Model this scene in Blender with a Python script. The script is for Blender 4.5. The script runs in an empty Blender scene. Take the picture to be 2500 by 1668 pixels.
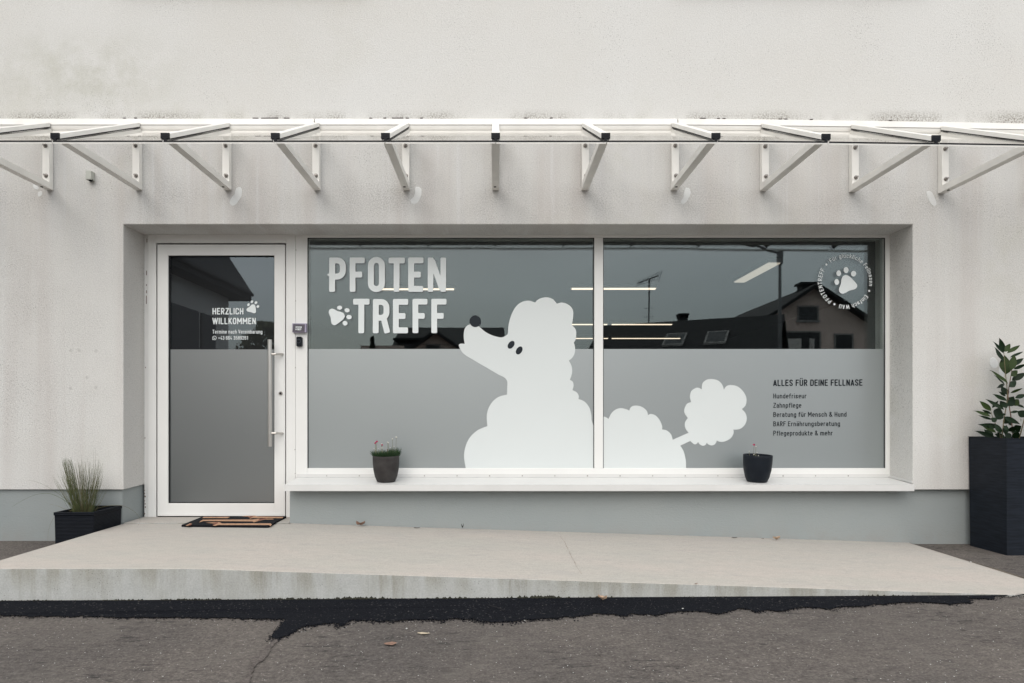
import bpy, bmesh, math, random
import numpy as np
from mathutils import Vector, Matrix, geometry
from mathutils import noise as mnoise
random.seed(7)
SC = bpy.context.scene
C = SC.collection
R = math.radians

# ------------------------------------------------------------------ camera
CAMY, CAMZ, F = -4.86, 0.785, 1667.0
cam = bpy.data.cameras.new('camera'); cam.lens = 24.0; cam.sensor_width = 36.0
cam.shift_x = (1250-1210)/2500.0; cam.shift_y = (1010-834)/2500.0
cam.clip_start = 0.05; cam.clip_end = 600
camo = bpy.data.objects.new('camera', cam); C.objects.link(camo)
camo.location = (0, CAMY, CAMZ); camo.rotation_euler = (R(90), 0, 0)
SC.camera = camo

# ------------------------------------------------------------------ world, sun, exposure
W = bpy.data.worlds.new('World'); SC.world = W; W.use_nodes = True
wt = W.node_tree; wn = wt.nodes; wl = wt.links
for n in list(wn): wn.remove(n)
SUN_EL, SUN_AZ = 42.0, 197.0
sky = wn.new('ShaderNodeTexSky'); sky.sky_type = 'NISHITA'; sky.sun_disc = False
sky.sun_elevation = R(SUN_EL); sky.sun_rotation = R(SUN_AZ); sky.dust_density = 3.0
bg1 = wn.new('ShaderNodeBackground'); bg1.inputs['Strength'].default_value = 0.05
wl.new(sky.outputs[0], bg1.inputs['Color'])
tc = wn.new('ShaderNodeTexCoord'); sep = wn.new('ShaderNodeSeparateXYZ')
wl.new(tc.outputs['Generated'], sep.inputs[0])
ramp = wn.new('ShaderNodeValToRGB'); wl.new(sep.outputs['Z'], ramp.inputs[0])
er = ramp.color_ramp
er.elements[0].position = 0.0; er.elements[0].color = (0.50, 0.545, 0.56, 1)
er.elements[1].position = 0.9; er.elements[1].color = (1.0, 1.0, 1.0, 1)
for p, c in ((0.10, (0.58, 0.63, 0.64)), (0.15, (0.69, 0.735, 0.745)), (0.21, (0.86, 0.895, 0.90)), (0.28, (0.96, 0.955, 0.955)), (0.5, (0.98, 0.985, 0.985))):
    e = er.elements.new(p); e.color = (*c, 1)
nz = wn.new('ShaderNodeTexNoise'); nz.inputs['Scale'].default_value = 2.2; nz.inputs['Detail'].default_value = 4
mp = wn.new('ShaderNodeMapping'); mp.inputs['Scale'].default_value = (1, 1, 4.5)
wl.new(tc.outputs['Generated'], mp.inputs[0]); wl.new(mp.outputs[0], nz.inputs[0])
mr = wn.new('ShaderNodeMapRange'); mr.inputs[1].default_value = 0.25; mr.inputs[2].default_value = 0.75
mr.inputs[3].default_value = 0.86; mr.inputs[4].default_value = 1.14
wl.new(nz.outputs[0], mr.inputs[0])
mm = wn.new('ShaderNodeVectorMath'); mm.operation = 'SCALE'
wl.new(ramp.outputs[0], mm.inputs[0]); wl.new(mr.outputs[0], mm.inputs['Scale'])
bg2 = wn.new('ShaderNodeBackground'); bg2.inputs['Strength'].default_value = 1.60
wl.new(mm.outputs[0], bg2.inputs['Color'])
add = wn.new('ShaderNodeAddShader'); wo = wn.new('ShaderNodeOutputWorld')
wl.new(bg1.outputs[0], add.inputs[0]); wl.new(bg2.outputs[0], add.inputs[1]); wl.new(add.outputs[0], wo.inputs[0])

sl = bpy.data.lights.new('sun', 'SUN'); sl.energy = 1.0; sl.angle = R(50); sl.color = (1.0, 0.965, 0.92)
so = bpy.data.objects.new('sun', sl); C.objects.link(so)
az = R(SUN_AZ)   # direction towards the sun: behind the camera, high
sd = Vector((math.sin(az)*math.cos(R(SUN_EL)), math.cos(az)*math.cos(R(SUN_EL)), math.sin(R(SUN_EL))))
so.rotation_euler = sd.to_track_quat('Z', 'Y').to_euler()
vs = SC.view_settings
vs.view_transform = 'Standard'; vs.look = 'None'; vs.gamma = 1.0; vs.use_curve_mapping = False
vs.exposure = 0.0
SC.cycles.max_bounces = 8; SC.cycles.transparent_max_bounces = 24
SC.cycles.use_denoising = True
try: SC.cycles.denoising_prefilter = 'ACCURATE'; SC.cycles.denoising_input_passes = 'RGB_ALBEDO_NORMAL'
except Exception: pass

# ------------------------------------------------------------------ measuring helpers
def X_(u, y): return (u-1210.0)*(y-CAMY)/F
def Z_(v, y): return CAMZ-(v-1010.0)*(y-CAMY)/F
def P_(u, v, y): return Vector((X_(u, y), y, Z_(v, y)))
def RF(u, v, d):                      # a thing seen mirrored in the panes at mirrored distance d
    return Vector(((u-1210.0)*d/F, 5.46-d, CAMZ+(1010.0-v)*d/F))

# ------------------------------------------------------------------ materials
def srgb(r, g, b):
    f = lambda c: (c/255/12.92) if c/255 <= 0.04045 else ((c/255+0.055)/1.055)**2.4
    return (f(r), f(g), f(b))
def newmat(name):
    m = bpy.data.materials.new(name); m.use_nodes = True
    nt = m.node_tree; b = nt.nodes['Principled BSDF']
    return m, nt, nt.nodes, nt.links, b
def mat(name, col, rough=0.5, metal=0.0, spec=0.5, var=0.06, vscale=6.0, bump=0.0, bscale=200.0, bdist=0.002):
    m, nt, N, L, b = newmat(name)
    b.inputs['Roughness'].default_value = rough; b.inputs['Metallic'].default_value = metal
    b.inputs['Specular IOR Level'].default_value = spec
    t = N.new('ShaderNodeTexCoord'); n = N.new('ShaderNodeTexNoise')
    n.inputs['Scale'].default_value = vscale; n.inputs['Detail'].default_value = 5
    L.new(t.outputs['Object'], n.inputs[0])
    r = N.new('ShaderNodeMapRange'); r.inputs[1].default_value = 0.3; r.inputs[2].default_value = 0.7
    r.inputs[3].default_value = 1-var; r.inputs[4].default_value = 1+var
    L.new(n.outputs[0], r.inputs[0])
    s = N.new('ShaderNodeVectorMath'); s.operation = 'SCALE'; s.inputs[0].default_value = col
    L.new(r.outputs[0], s.inputs['Scale']); L.new(s.outputs[0], b.inputs['Base Color'])
    if bump:
        n2 = N.new('ShaderNodeTexNoise'); n2.inputs['Scale'].default_value = bscale; n2.inputs['Detail'].default_value = 3
        L.new(t.outputs['Object'], n2.inputs[0])
        bp = N.new('ShaderNodeBump'); bp.inputs['Strength'].default_value = bump; bp.inputs['Distance'].default_value = bdist
        L.new(n2.outputs[0], bp.inputs['Height']); L.new(bp.outputs[0], b.inputs['Normal'])
    return m
class NB:                            # terse node building
    def __init__(s, m): s.nt = m.node_tree; s.N = s.nt.nodes; s.L = s.nt.links
    def put(s, i, v):
        if hasattr(v, 'is_output') or isinstance(v, bpy.types.NodeSocket): s.L.new(v, i)
        else: i.default_value = v
    def co(s, scale=(1, 1, 1)):
        t = s.N.new('ShaderNodeTexCoord'); m = s.N.new('ShaderNodeMapping'); m.inputs['Scale'].default_value = scale
        s.L.new(t.outputs['Object'], m.inputs[0]); return m.outputs[0]
    def noise(s, co, scale, detail=4, rough=0.55):
        n = s.N.new('ShaderNodeTexNoise'); s.put(n.inputs['Vector'], co); n.inputs['Scale'].default_value = scale
        n.inputs['Detail'].default_value = detail; n.inputs['Roughness'].default_value = rough; return n.outputs[0]
    def vor(s, co, scale, out='Distance'):
        n = s.N.new('ShaderNodeTexVoronoi'); s.put(n.inputs['Vector'], co); n.inputs['Scale'].default_value = scale
        return n.outputs[out]
    def map(s, v, a, b, c=0.0, d=1.0, smooth=False):
        r = s.N.new('ShaderNodeMapRange'); s.put(r.inputs[0], v)
        for i, q in enumerate((a, b, c, d)): r.inputs[1+i].default_value = q
        if smooth: r.interpolation_type = 'SMOOTHSTEP'
        return r.outputs[0]
    def math(s, op, a, b=0.0):
        n = s.N.new('ShaderNodeMath'); n.operation = op; s.put(n.inputs[0], a); s.put(n.inputs[1], b); return n.outputs[0]
    def mul(s, a, b): return s.math('MULTIPLY', a, b)
    def mix(s, f, a, b):
        n = s.N.new('ShaderNodeMix'); n.data_type = 'RGBA'; s.put(n.inputs[0], f)
        for i, q in ((6, a), (7, b)):
            if isinstance(q, tuple): q = (*q[:3], 1.0)
            s.put(n.inputs[i], q)
        return n.outputs[2]
    def scale(s, c, f):
        n = s.N.new('ShaderNodeVectorMath'); n.operation = 'SCALE'
        s.put(n.inputs[0], c); s.put(n.inputs['Scale'], f); return n.outputs[0]
    def xyz(s, co):
        n = s.N.new('ShaderNodeSeparateXYZ'); s.L.new(co, n.inputs[0]); return n.outputs
    def bump(s, h, strength, dist, b):
        n = s.N.new('ShaderNodeBump'); n.inputs['Strength'].default_value = strength; n.inputs['Distance'].default_value = dist
        s.put(n.inputs['Height'], h); s.L.new(n.outputs[0], b.inputs['Normal'])

def plaster_mat():
    m, nt, N, L, b = newmat('plaster'); q = NB(m); c = q.co(); xyz = q.xyz(c)
    b.inputs['Roughness'].default_value = 0.92; b.inputs['Specular IOR Level'].default_value = 0.2
    col = q.mix(q.map(q.noise(c, 0.7, 5), 0.35, 0.65), (0.596, 0.586, 0.555), (0.620, 0.617, 0.596))
    # water streaks and grime under the canopy
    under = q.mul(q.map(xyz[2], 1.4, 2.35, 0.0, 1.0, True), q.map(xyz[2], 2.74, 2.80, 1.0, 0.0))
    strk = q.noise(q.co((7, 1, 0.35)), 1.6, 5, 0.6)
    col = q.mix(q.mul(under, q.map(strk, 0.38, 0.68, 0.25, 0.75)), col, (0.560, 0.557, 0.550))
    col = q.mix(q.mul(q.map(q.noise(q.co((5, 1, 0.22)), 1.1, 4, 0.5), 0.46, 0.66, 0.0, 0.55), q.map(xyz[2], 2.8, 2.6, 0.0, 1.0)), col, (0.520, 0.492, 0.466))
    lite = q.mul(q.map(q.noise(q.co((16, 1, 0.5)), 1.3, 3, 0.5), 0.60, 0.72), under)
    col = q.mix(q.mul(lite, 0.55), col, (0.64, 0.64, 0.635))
    # yellow green growth, upper left and right of centre
    g = q.mul(q.map(q.noise(c, 1.3, 6, 0.65), 0.52, 0.70), q.map(q.noise(c, 0.45, 2), 0.45, 0.6))
    col = q.mix(q.mul(g, 0.6), col, (0.50, 0.49, 0.42))
    px = q.math('ABSOLUTE', q.math('ADD', xyz[0], 2.95)); pz = q.math('ABSOLUTE', q.math('ADD', xyz[2], -3.20))
    pt = q.mul(q.map(px, 0.15, 1.0, 1.0, 0.0, True), q.map(pz, 0.03, 0.42, 1.0, 0.0, True))
    col = q.mix(q.mul(pt, q.map(q.noise(c, 5, 6, 0.7), 0.38, 0.62, 0.0, 0.50)), col, (0.415, 0.412, 0.345))
    # dirt line just over the wall profile
    ln = q.mul(q.map(xyz[2], 2.884, 2.965, 1.0, 0.0, True), q.map(xyz[2], 2.80, 2.82))
    col = q.mix(q.mul(q.mul(ln, q.map(q.noise(c, 90, 4, 0.7), 0.42, 0.60)), q.map(q.noise(q.co((1, 1, 0.2)), 2.3, 4, 0.6), 0.42, 0.60, 0.0, 0.85)), col, (0.17, 0.15, 0.12))
    # dirt under it and over the reveal edge
    ln2 = q.mul(q.map(xyz[2], 2.70, 2.765, 0.0, 1.0), q.map(xyz[2], 2.78, 2.785, 1.0, 0.0))
    col = q.mix(q.mul(ln2, q.map(q.noise(q.co((2, 1, 5)), 5, 7, 0.75), 0.45, 0.62, 0.0, 0.6)), col, (0.24, 0.22, 0.20))
    # pale marks where anchors were filled
    for (u, v) in ((173, 856), (193, 856), (234, 857), (212, 922), (172, 948), (234, 946)):
        dx = q.math('ADD', xyz[0], -X_(u, 0)); dz = q.math('ADD', xyz[2], -Z_(v, 0))
        d = q.math('SQRT', q.math('ADD', q.mul(dx, dx), q.mul(dz, dz)))
        col = q.mix(q.map(d, 0.006, 0.017, 0.33, 0.0, True), col, (0.30, 0.29, 0.275))
    # grain and specks
    fine = q.noise(c, 120, 3, 0.75)
    # soot band of fine dots over the lintel and below the brackets
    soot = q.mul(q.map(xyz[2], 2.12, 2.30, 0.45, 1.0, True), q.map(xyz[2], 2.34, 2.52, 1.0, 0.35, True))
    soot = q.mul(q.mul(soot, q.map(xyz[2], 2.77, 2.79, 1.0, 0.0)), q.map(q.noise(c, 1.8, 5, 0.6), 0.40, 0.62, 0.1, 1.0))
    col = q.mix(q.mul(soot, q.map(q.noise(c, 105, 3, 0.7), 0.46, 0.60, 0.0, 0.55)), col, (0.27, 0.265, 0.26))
    col = q.scale(col, q.map(fine, 0.3, 0.7, 0.86, 1.10))
    dens = q.map(q.noise(c, 1.6, 5, 0.6), 0.40, 0.64, 0.045, 0.17)
    spk = q.noise(c, 115, 2, 0.5)
    spm = q.map(q.math('ADD', spk, dens), 0.76, 0.83, 0.0, 0.50)
    col = q.mix(spm, col, (0.15, 0.145, 0.135))
    L.new(col, b.inputs['Base Color'])
    q.bump(q.math('ADD', fine, q.mul(q.noise(c, 60, 3), 0.4)), 0.40, 0.006, b)
    return m
M = {}
M['plaster'] = plaster_mat()
def plinth_mat():
    m, nt, N, L, b = newmat('plinth_paint'); q = NB(m); c = q.co(); xyz = q.xyz(c)
    b.inputs['Roughness'].default_value = 0.7; b.inputs['Specular IOR Level'].default_value = 0.3
    col = q.mix(q.map(q.noise(c, 1.5, 5), 0.3, 0.7), (0.262, 0.290, 0.290), (0.285, 0.308, 0.304))
    col = q.mix(q.map(q.noise(q.co((1, 1, 3)), 9, 6, 0.7), 0.60, 0.78, 0.0, 0.35), col, (0.22, 0.24, 0.235))
    low = q.map(xyz[2], -0.11, 0.02, 0.55, 0.0)
    col = q.mix(q.mul(low, q.map(q.noise(c, 6, 6, 0.7), 0.4, 0.65)), col, (0.26, 0.26, 0.245))
    L.new(col, b.inputs['Base Color'])
    q.bump(q.math('ADD', q.noise(q.co((1, 1, 2.2)), 45, 4, 0.6), q.mul(q.noise(c, 160, 2), 0.5)), 0.35, 0.006, b)
    return m
M['plinth'] = plinth_mat()
def concrete_mat():
    m, nt, N, L, b = newmat('concrete'); q = NB(m); c = q.co(); xyz = q.xyz(c)
    b.inputs['Roughness'].default_value = 0.9; b.inputs['Specular IOR Level'].default_value = 0.25
    geo = N.new('ShaderNodeNewGeometry'); nrm = q.xyz(geo.outputs['Normal'])
    top = q.mix(q.map(q.noise(q.co((0.6, 1.6, 1)), 1.5, 6, 0.6), 0.35, 0.65), (0.405, 0.388, 0.348), (0.445, 0.402, 0.362))
    top = q.mix(q.map(q.noise(q.co((1, 2.4, 1)), 4, 8, 0.75), 0.48, 0.66, 0, 0.6), top, (0.36, 0.35, 0.325))
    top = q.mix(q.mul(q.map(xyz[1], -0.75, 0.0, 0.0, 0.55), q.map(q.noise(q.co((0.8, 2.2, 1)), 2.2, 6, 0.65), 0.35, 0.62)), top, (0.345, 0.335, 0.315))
    st = q.map(q.noise(q.co((17, 1, 1.6)), 1.0, 7, 0.7), 0.44, 0.60)
    zone = q.map(q.noise(q.co((1.6, 1, 0.3)), 1.4, 4), 0.44, 0.60, 0.0, 1.0)
    rimz = q.math('ADD', xyz[2], q.math('MAXIMUM', q.mul(q.math('ADD', xyz[0], 1.55), 0.0315), 0.0))   # height below the top edge
    drip = q.map(q.math('ADD', rimz, q.mul(q.noise(q.co((30, 1, 0.5)), 1.0, 4, 0.6), 0.10)), -0.075, 0.035, 0.0, 1.0)
    frt = q.mix(q.mul(q.mul(st, zone), q.map(rimz, -0.19, 0.0, 0.35, 1.0)), (0.445, 0.455, 0.44), (0.275, 0.268, 0.228))
    frt = q.mix(q.mul(drip, q.map(q.noise(q.co((6, 1, 1)), 1.3, 4), 0.44, 0.60, 0.05, 0.65)), frt, (0.29, 0.282, 0.235))
    frt = q.mix(q.map(q.noise(q.co((1, 1, 1)), 12, 5, 0.6), 0.55, 0.75, 0.0, 0.3), frt, (0.32, 0.32, 0.29))
    pores = q.mul(q.map(q.vor(c, 75), 0.10, 0.16, 1.0, 0.0), q.map(q.noise(c, 6, 3), 0.52, 0.62))
    frt = q.mix(q.mul(pores, 0.8), frt, (0.10, 0.10, 0.09))
    col = q.mix(q.map(nrm[2], 0.4, 0.7), frt, top)
    fine = q.noise(c, 120, 3, 0.75)
    col = q.scale(col, q.map(fine, 0.3, 0.7, 0.84, 1.13))
    col = q.scale(col, q.map(q.noise(q.co((1, 2.2, 1)), 16, 5, 0.7), 0.3, 0.7, 0.93, 1.06))
    spk = q.map(q.noise(c, 90, 1), 0.775, 0.80)
    col = q.mix(q.mul(spk, 0.8), col, (0.10, 0.09, 0.08))
    L.new(col, b.inputs['Base Color'])
    q.bump(q.math('ADD', fine, q.noise(q.co((1, 4, 1)), 40, 4)), 0.25, 0.003, b)
    return m
M['concrete'] = concrete_mat()
def asphalt_mat(name, a, b_, light, dark, old=True):
    m, nt, N, L, b = newmat(name); q = NB(m); c = q.co()
    b.inputs['Roughness'].default_value = 0.9; b.inputs['Specular IOR Level'].default_value = 0.12 if old else 0.05
    col = q.mix(q.map(q.noise(c, 1.1, 6, 0.65), 0.35, 0.65), a, b_)
    st = q.noise(c, 95, 4, 0.75)
    col = q.scale(col, q.map(st, 0.28, 0.72, 0.50, 1.55))
    lt = q.map(q.noise(c, 95, 1, 0.4), 0.73 if old else 0.69, 0.78 if old else 0.75)
    col = q.mix(q.mul(lt, 0.6), col, light)
    if old:
        # worn patches: the binder shows dark where stones broke out
        w = q.mul(q.map(q.noise(q.co((1, 2.6, 1)), 10, 9, 0.78), 0.54, 0.60), q.map(q.noise(c, 1.7, 4), 0.46, 0.60))
        col = q.mix(q.mul(w, 0.72), col, dark)
        w2 = q.map(q.noise(q.co((1.2, 1, 1)), 2.6, 6, 0.7), 0.52, 0.68, 0, 0.5)
        col = q.mix(w2, col, (0.150, 0.136, 0.122))
        col = q.scale(col, q.map(q.noise(q.co((1, 1.6, 1)), 24, 5, 0.75), 0.3, 0.7, 0.74, 1.25))
    L.new(col, b.inputs['Base Color'])
    q.bump(q.math('ADD', st, q.mul(q.noise(c, 70, 4, 0.6), 0.9)), 0.9 if old else 0.8, 0.009, b)
    return m
M['asphalt'] = asphalt_mat('asphalt', (0.104, 0.094, 0.087), (0.134, 0.119, 0.107), (0.42, 0.39, 0.36), (0.028, 0.027, 0.028))
M['tar'] = asphalt_mat('fresh_tar', (0.0075, 0.0085, 0.0115), (0.0095, 0.0105, 0.0135), (0.16, 0.15, 0.14), (0, 0, 0), False)
M['seam'] = asphalt_mat('asphalt_seam', (0.098, 0.086, 0.080), (0.122, 0.107, 0.098), (0.28, 0.26, 0.24), (0.028, 0.027, 0.028))
M['frame'] = mat('white_frame', (0.735, 0.735, 0.715), 0.38, var=0.025, vscale=3)
M['sill'] = mat('white_sill', (0.62, 0.62, 0.605), 0.32, var=0.03, vscale=5)
M['canopy'] = mat('canopy_paint', (0.74, 0.725, 0.685), 0.42, var=0.06, vscale=7)
M['gasket'] = mat('black_gasket', (0.012, 0.012, 0.014), 0.6, spec=0.15)
M['blackcap'] = mat('black_cap', (0.006, 0.007, 0.010), 0.45, spec=0.15)
M['steel'] = mat('brushed_steel', (0.55, 0.53, 0.50), 0.34, metal=1.0, var=0.05)
M['bolt'] = mat('bolt_steel', (0.30, 0.28, 0.26), 0.45, metal=0.9, var=0.2, vscale=60)
M['dark'] = mat('dark_plastic', (0.006, 0.008, 0.012), 0.35, spec=0.15)
M['ring'] = mat('ring_grey', (0.06, 0.075, 0.09), 0.3)
M['white'] = mat('white_film', (0.625, 0.66, 0.655), 0.30, spec=0.35, var=0.012, vscale=1.2)
M['letter'] = mat('white_lettering', (0.70, 0.74, 0.74), 0.30, spec=0.35, var=0.01)
M['black'] = mat('black_film', (0.017, 0.022, 0.028), 0.35, spec=0.15)
M['ink'] = mat('black_lettering', (0.010, 0.014, 0.018), 0.4, spec=0.15)
M['patch'] = mat('pale_touch_up', (0.665, 0.675, 0.665), 0.85, bump=0.5, bscale=160, bdist=0.004)
M['paint_chip'] = mat('bare_wood', (0.13, 0.075, 0.055), 0.8, var=0.3, vscale=40)
M['sealant'] = mat('old_sealant', (0.07, 0.055, 0.05), 0.9, var=0.4, vscale=30)
M['rubber'] = mat('mat_rubber', (0.008, 0.009, 0.012), 0.9, bump=0.8, bscale=420, bdist=0.006, spec=0.15)
M['coir'] = mat('mat_coir', (0.46, 0.265, 0.16), 0.95, var=0.22, vscale=50, bump=0.9, bscale=400, bdist=0.006)
M['rust'] = mat('mat_russet', (0.17, 0.055, 0.035), 0.95, var=0.2, vscale=60)
M['soil'] = mat('potting_soil', (0.02, 0.016, 0.012), 0.95, bump=0.8, bscale=150, bdist=0.01)
M['green'] = mat('grass_blade', (0.075, 0.098, 0.036), 0.6, var=0.35, vscale=14)
M['olive'] = mat('grass_blade_dry', (0.13, 0.12, 0.055), 0.65, var=0.3, vscale=14)
M['tuft'] = mat('cushion_green', (0.020, 0.055, 0.016), 0.6, var=0.4, vscale=60)
M['stem'] = mat('flower_stem', (0.16, 0.16, 0.085), 0.6, var=0.2)
M['pink'] = mat('magenta_bloom', (0.42, 0.012, 0.085), 0.7, var=0.3, vscale=200)
M['bloom'] = mat('white_bloom', (0.62, 0.60, 0.54), 0.7, var=0.1, vscale=200)
M['bark'] = mat('shrub_stem', (0.12, 0.10, 0.05), 0.7, var=0.3, vscale=30)
M['redbark'] = mat('shrub_stem_red', (0.16, 0.085, 0.06), 0.7, var=0.3, vscale=30)
M['leaf'] = mat('laurel_leaf', (0.0060, 0.0165, 0.0055), 0.45, spec=0.12, var=0.3, vscale=9)
M['leaf2'] = mat('laurel_leaf_young', (0.020, 0.036, 0.007), 0.45, spec=0.12, var=0.3, vscale=9)
M['dryleaf'] = mat('dry_leaf', (0.20, 0.12, 0.085), 0.85, var=0.35, vscale=60)
M['tanleaf'] = mat('tan_leaf', (0.42, 0.30, 0.21), 0.85, var=0.25, vscale=60)
M['paper'] = mat('paper_scrap', (0.42, 0.36, 0.26), 0.9, var=0.15, vscale=60)
M['blackbit'] = mat('black_bit', (0.01, 0.01, 0.012), 0.9)
M['stone'] = mat('pale_stone', (0.5, 0.5, 0.48), 0.8, var=0.2, vscale=80)
M['acryl'] = mat('lilac_acrylic', (0.33, 0.30, 0.40), 0.2, var=0.1)
M['card'] = mat('dark_card', (0.075, 0.065, 0.085), 0.35, var=0.1, vscale=30)
M['sensor'] = mat('sensor_plastic', (0.40, 0.41, 0.37), 0.5)
def pot_mat(name, col, rough, var):
    return mat(name, col, rough, spec=0.15, var=var, vscale=14, bump=0.15, bscale=300, bdist=0.001)
M['pot1'] = pot_mat('pot_brown_grey', (0.040, 0.037, 0.036), 0.55, 0.30)
M['pot2'] = pot_mat('pot_navy_black', (0.009, 0.012, 0.017), 0.48, 0.15)
def ribbed(name, col, scale, strength):
    m, nt, N, L, b = newmat(name); q = NB(m); c = q.co()
    b.inputs['Roughness'].default_value = 0.55; b.inputs['Specular IOR Level'].default_value = 0.12
    w = N.new('ShaderNodeTexWave'); w.wave_type = 'BANDS'; w.bands_direction = 'Z'; w.inputs['Scale'].default_value = scale
    w.inputs['Distortion'].default_value = 1.5; w.inputs['Detail'].default_value = 2
    L.new(c, w.inputs[0]); q.bump(w.outputs[1], strength, 0.004, b)
    L.new(q.mix(q.map(q.noise(q.co((1, 1, 14)), 9, 5), 0.35, 0.7), col, tuple(x*1.9 for x in col)), b.inputs['Base Color'])
    return m
M['planter'] = ribbed('planter_resin', (0.0035, 0.0048, 0.0075), 34, 0.6)
M['tallplanter'] = ribbed('planter_fibre', (0.0085, 0.0110, 0.0155), 55, 0.2)
def glass_mat(name, tint, refl, rough=0.0, gcol=(0.90, 0.99, 1.0)):
    m = bpy.data.materials.new(name); m.use_nodes = True; nt = m.node_tree; N = nt.nodes; L = nt.links
    for n in list(N): N.remove(n)
    o = N.new('ShaderNodeOutputMaterial'); mx = N.new('ShaderNodeMixShader')
    t = N.new('ShaderNodeBsdfTransparent'); t.inputs[0].default_value = (*tint, 1)
    g = N.new('ShaderNodeBsdfGlossy'); g.inputs['Roughness'].default_value = rough
    fr = N.new('ShaderNodeFresnel'); ge = N.new('ShaderNodeNewGeometry'); im = N.new('ShaderNodeMapRange')   # a thin sheet reflects alike from both sides
    im.inputs[3].default_value = 1.5; im.inputs[4].default_value = 1/1.5
    L.new(ge.outputs['Backfacing'], im.inputs[0]); L.new(im.outputs[0], fr.inputs['IOR'])
    g.inputs[0].default_value = (*gcol, 1)
    r = N.new('ShaderNodeMath'); r.operation = 'MULTIPLY'; r.inputs[1].default_value = refl; r.use_clamp = True
    # faint unevenness of the sheet
    tcx = N.new('ShaderNodeTexCoord'); nn = N.new('ShaderNodeTexNoise'); nn.inputs['Scale'].default_value = 0.9; nn.inputs['Detail'].default_value = 1
    L.new(tcx.outputs['Object'], nn.inputs[0])
    bp = N.new('ShaderNodeBump'); bp.inputs['Strength'].default_value = 0.05; bp.inputs['Distance'].default_value = 0.005
    L.new(nn.outputs[0], bp.inputs['Height']); L.new(bp.outputs[0], g.inputs['Normal'])
    L.new(fr.outputs[0], r.inputs[0]); L.new(r.outputs[0], mx.inputs[0])
    L.new(t.outputs[0], mx.inputs[1]); L.new(g.outputs[0], mx.inputs[2]); L.new(mx.outputs[0], o.inputs[0])
    return m
M['glass'] = glass_mat('window_glass', (0.93, 0.95, 0.94), 1.6)
M['glass_in'] = glass_mat('inner_glass', (0.80, 0.84, 0.83), 1.4)
M['roofglass'] = glass_mat('canopy_glass', (0.965, 0.965, 0.96), 0.85, gcol=(1, 0.985, 0.96))
M['glass_door'] = glass_mat('door_glass', (0.93, 0.95, 0.94), 2.2, gcol=(0.86, 0.98, 1.05))
def film_mat(name, col, gl, rough):
    m = bpy.data.materials.new(name); m.use_nodes = True; nt = m.node_tree; N = nt.nodes; L = nt.links
    for n in list(N): N.remove(n)
    o = N.new('ShaderNodeOutputMaterial'); mx = N.new('ShaderNodeMixShader'); mx.inputs[0].default_value = gl
    d = N.new('ShaderNodeBsdfDiffuse'); g = N.new('ShaderNodeBsdfGlossy'); g.inputs['Roughness'].default_value = rough
    g.inputs[0].default_value = (0.97, 1, 1, 1)
    q = NB(m); c = q.co()
    L.new(q.mix(q.map(q.noise(c, 0.9, 3), 0.3, 0.7), tuple(x*0.95 for x in col), tuple(x*1.05 for x in col)), d.inputs[0])
    L.new(d.outputs[0], mx.inputs[1]); L.new(g.outputs[0], mx.inputs[2]); L.new(mx.outputs[0], o.inputs[0])
    return m
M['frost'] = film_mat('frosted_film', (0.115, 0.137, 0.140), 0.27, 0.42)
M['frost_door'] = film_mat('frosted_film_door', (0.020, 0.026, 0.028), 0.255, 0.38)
def emit(name, col, s):
    m = bpy.data.materials.new(name); m.use_nodes = True; nt = m.node_tree
    for n in list(nt.nodes): nt.nodes.remove(n)
    o = nt.nodes.new('ShaderNodeOutputMaterial'); e = nt.nodes.new('ShaderNodeEmission')
    e.inputs[0].default_value = (*col, 1); e.inputs[1].default_value = s; nt.links.new(e.outputs[0], o.inputs[0]); return m
M['lamp'] = emit('lamp_light', (1.0, 0.80, 0.62), 1.7)
M['lamp_dim'] = emit('lamp_light_low', (1.0, 0.86, 0.72), 0.55)
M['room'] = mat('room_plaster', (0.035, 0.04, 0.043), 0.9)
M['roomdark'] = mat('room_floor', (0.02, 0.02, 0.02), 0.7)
M['hwall'] = mat('house_render', (0.74, 0.60, 0.54), 0.9, var=0.08, vscale=1)
M['hgrey'] = mat('house_render_grey', (0.60, 0.58, 0.56), 0.9, var=0.08, vscale=1)
M['hroof'] = mat('roof_tiles', (0.018, 0.019, 0.021), 0.8, var=0.3, vscale=4)
M['hdark'] = mat('dark_opening', (0.020, 0.022, 0.024), 0.4)
M['hframe'] = mat('house_frame', (0.32, 0.31, 0.30), 0.7)
M['slat'] = mat('shutter_slat', (0.06, 0.065, 0.07), 0.6)
M['crown'] = mat('foliage', (0.15, 0.165, 0.085), 0.8, var=0.5, vscale=3)
def leafy(name, col):
    m = bpy.data.materials.new(name); m.use_nodes = True; nt = m.node_tree; N = nt.nodes; L = nt.links
    for n in list(N): N.remove(n)
    o = N.new('ShaderNodeOutputMaterial'); mx = N.new('ShaderNodeMixShader'); mx.inputs[0].default_value = 0.5
    d = N.new('ShaderNodeBsdfDiffuse'); t = N.new('ShaderNodeBsdfTranslucent'); q = NB(m)
    cc = q.mix(q.map(q.noise(q.co(), 2.5, 4), 0.35, 0.65), tuple(x*.6 for x in col), tuple(x*1.4 for x in col))
    L.new(cc, d.inputs[0]); L.new(cc, t.inputs[0]); L.new(d.outputs[0], mx.inputs[1]); L.new(t.outputs[0], mx.inputs[2]); L.new(mx.outputs[0], o.inputs[0]); return m
M['crown'] = leafy('foliage', (0.20, 0.21, 0.13))
M['conifer'] = mat('conifer_needles', (0.04, 0.05, 0.035), 0.8, var=0.4, vscale=3)
M['galv'] = mat('galvanised', (0.17, 0.175, 0.18), 0.6)

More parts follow.
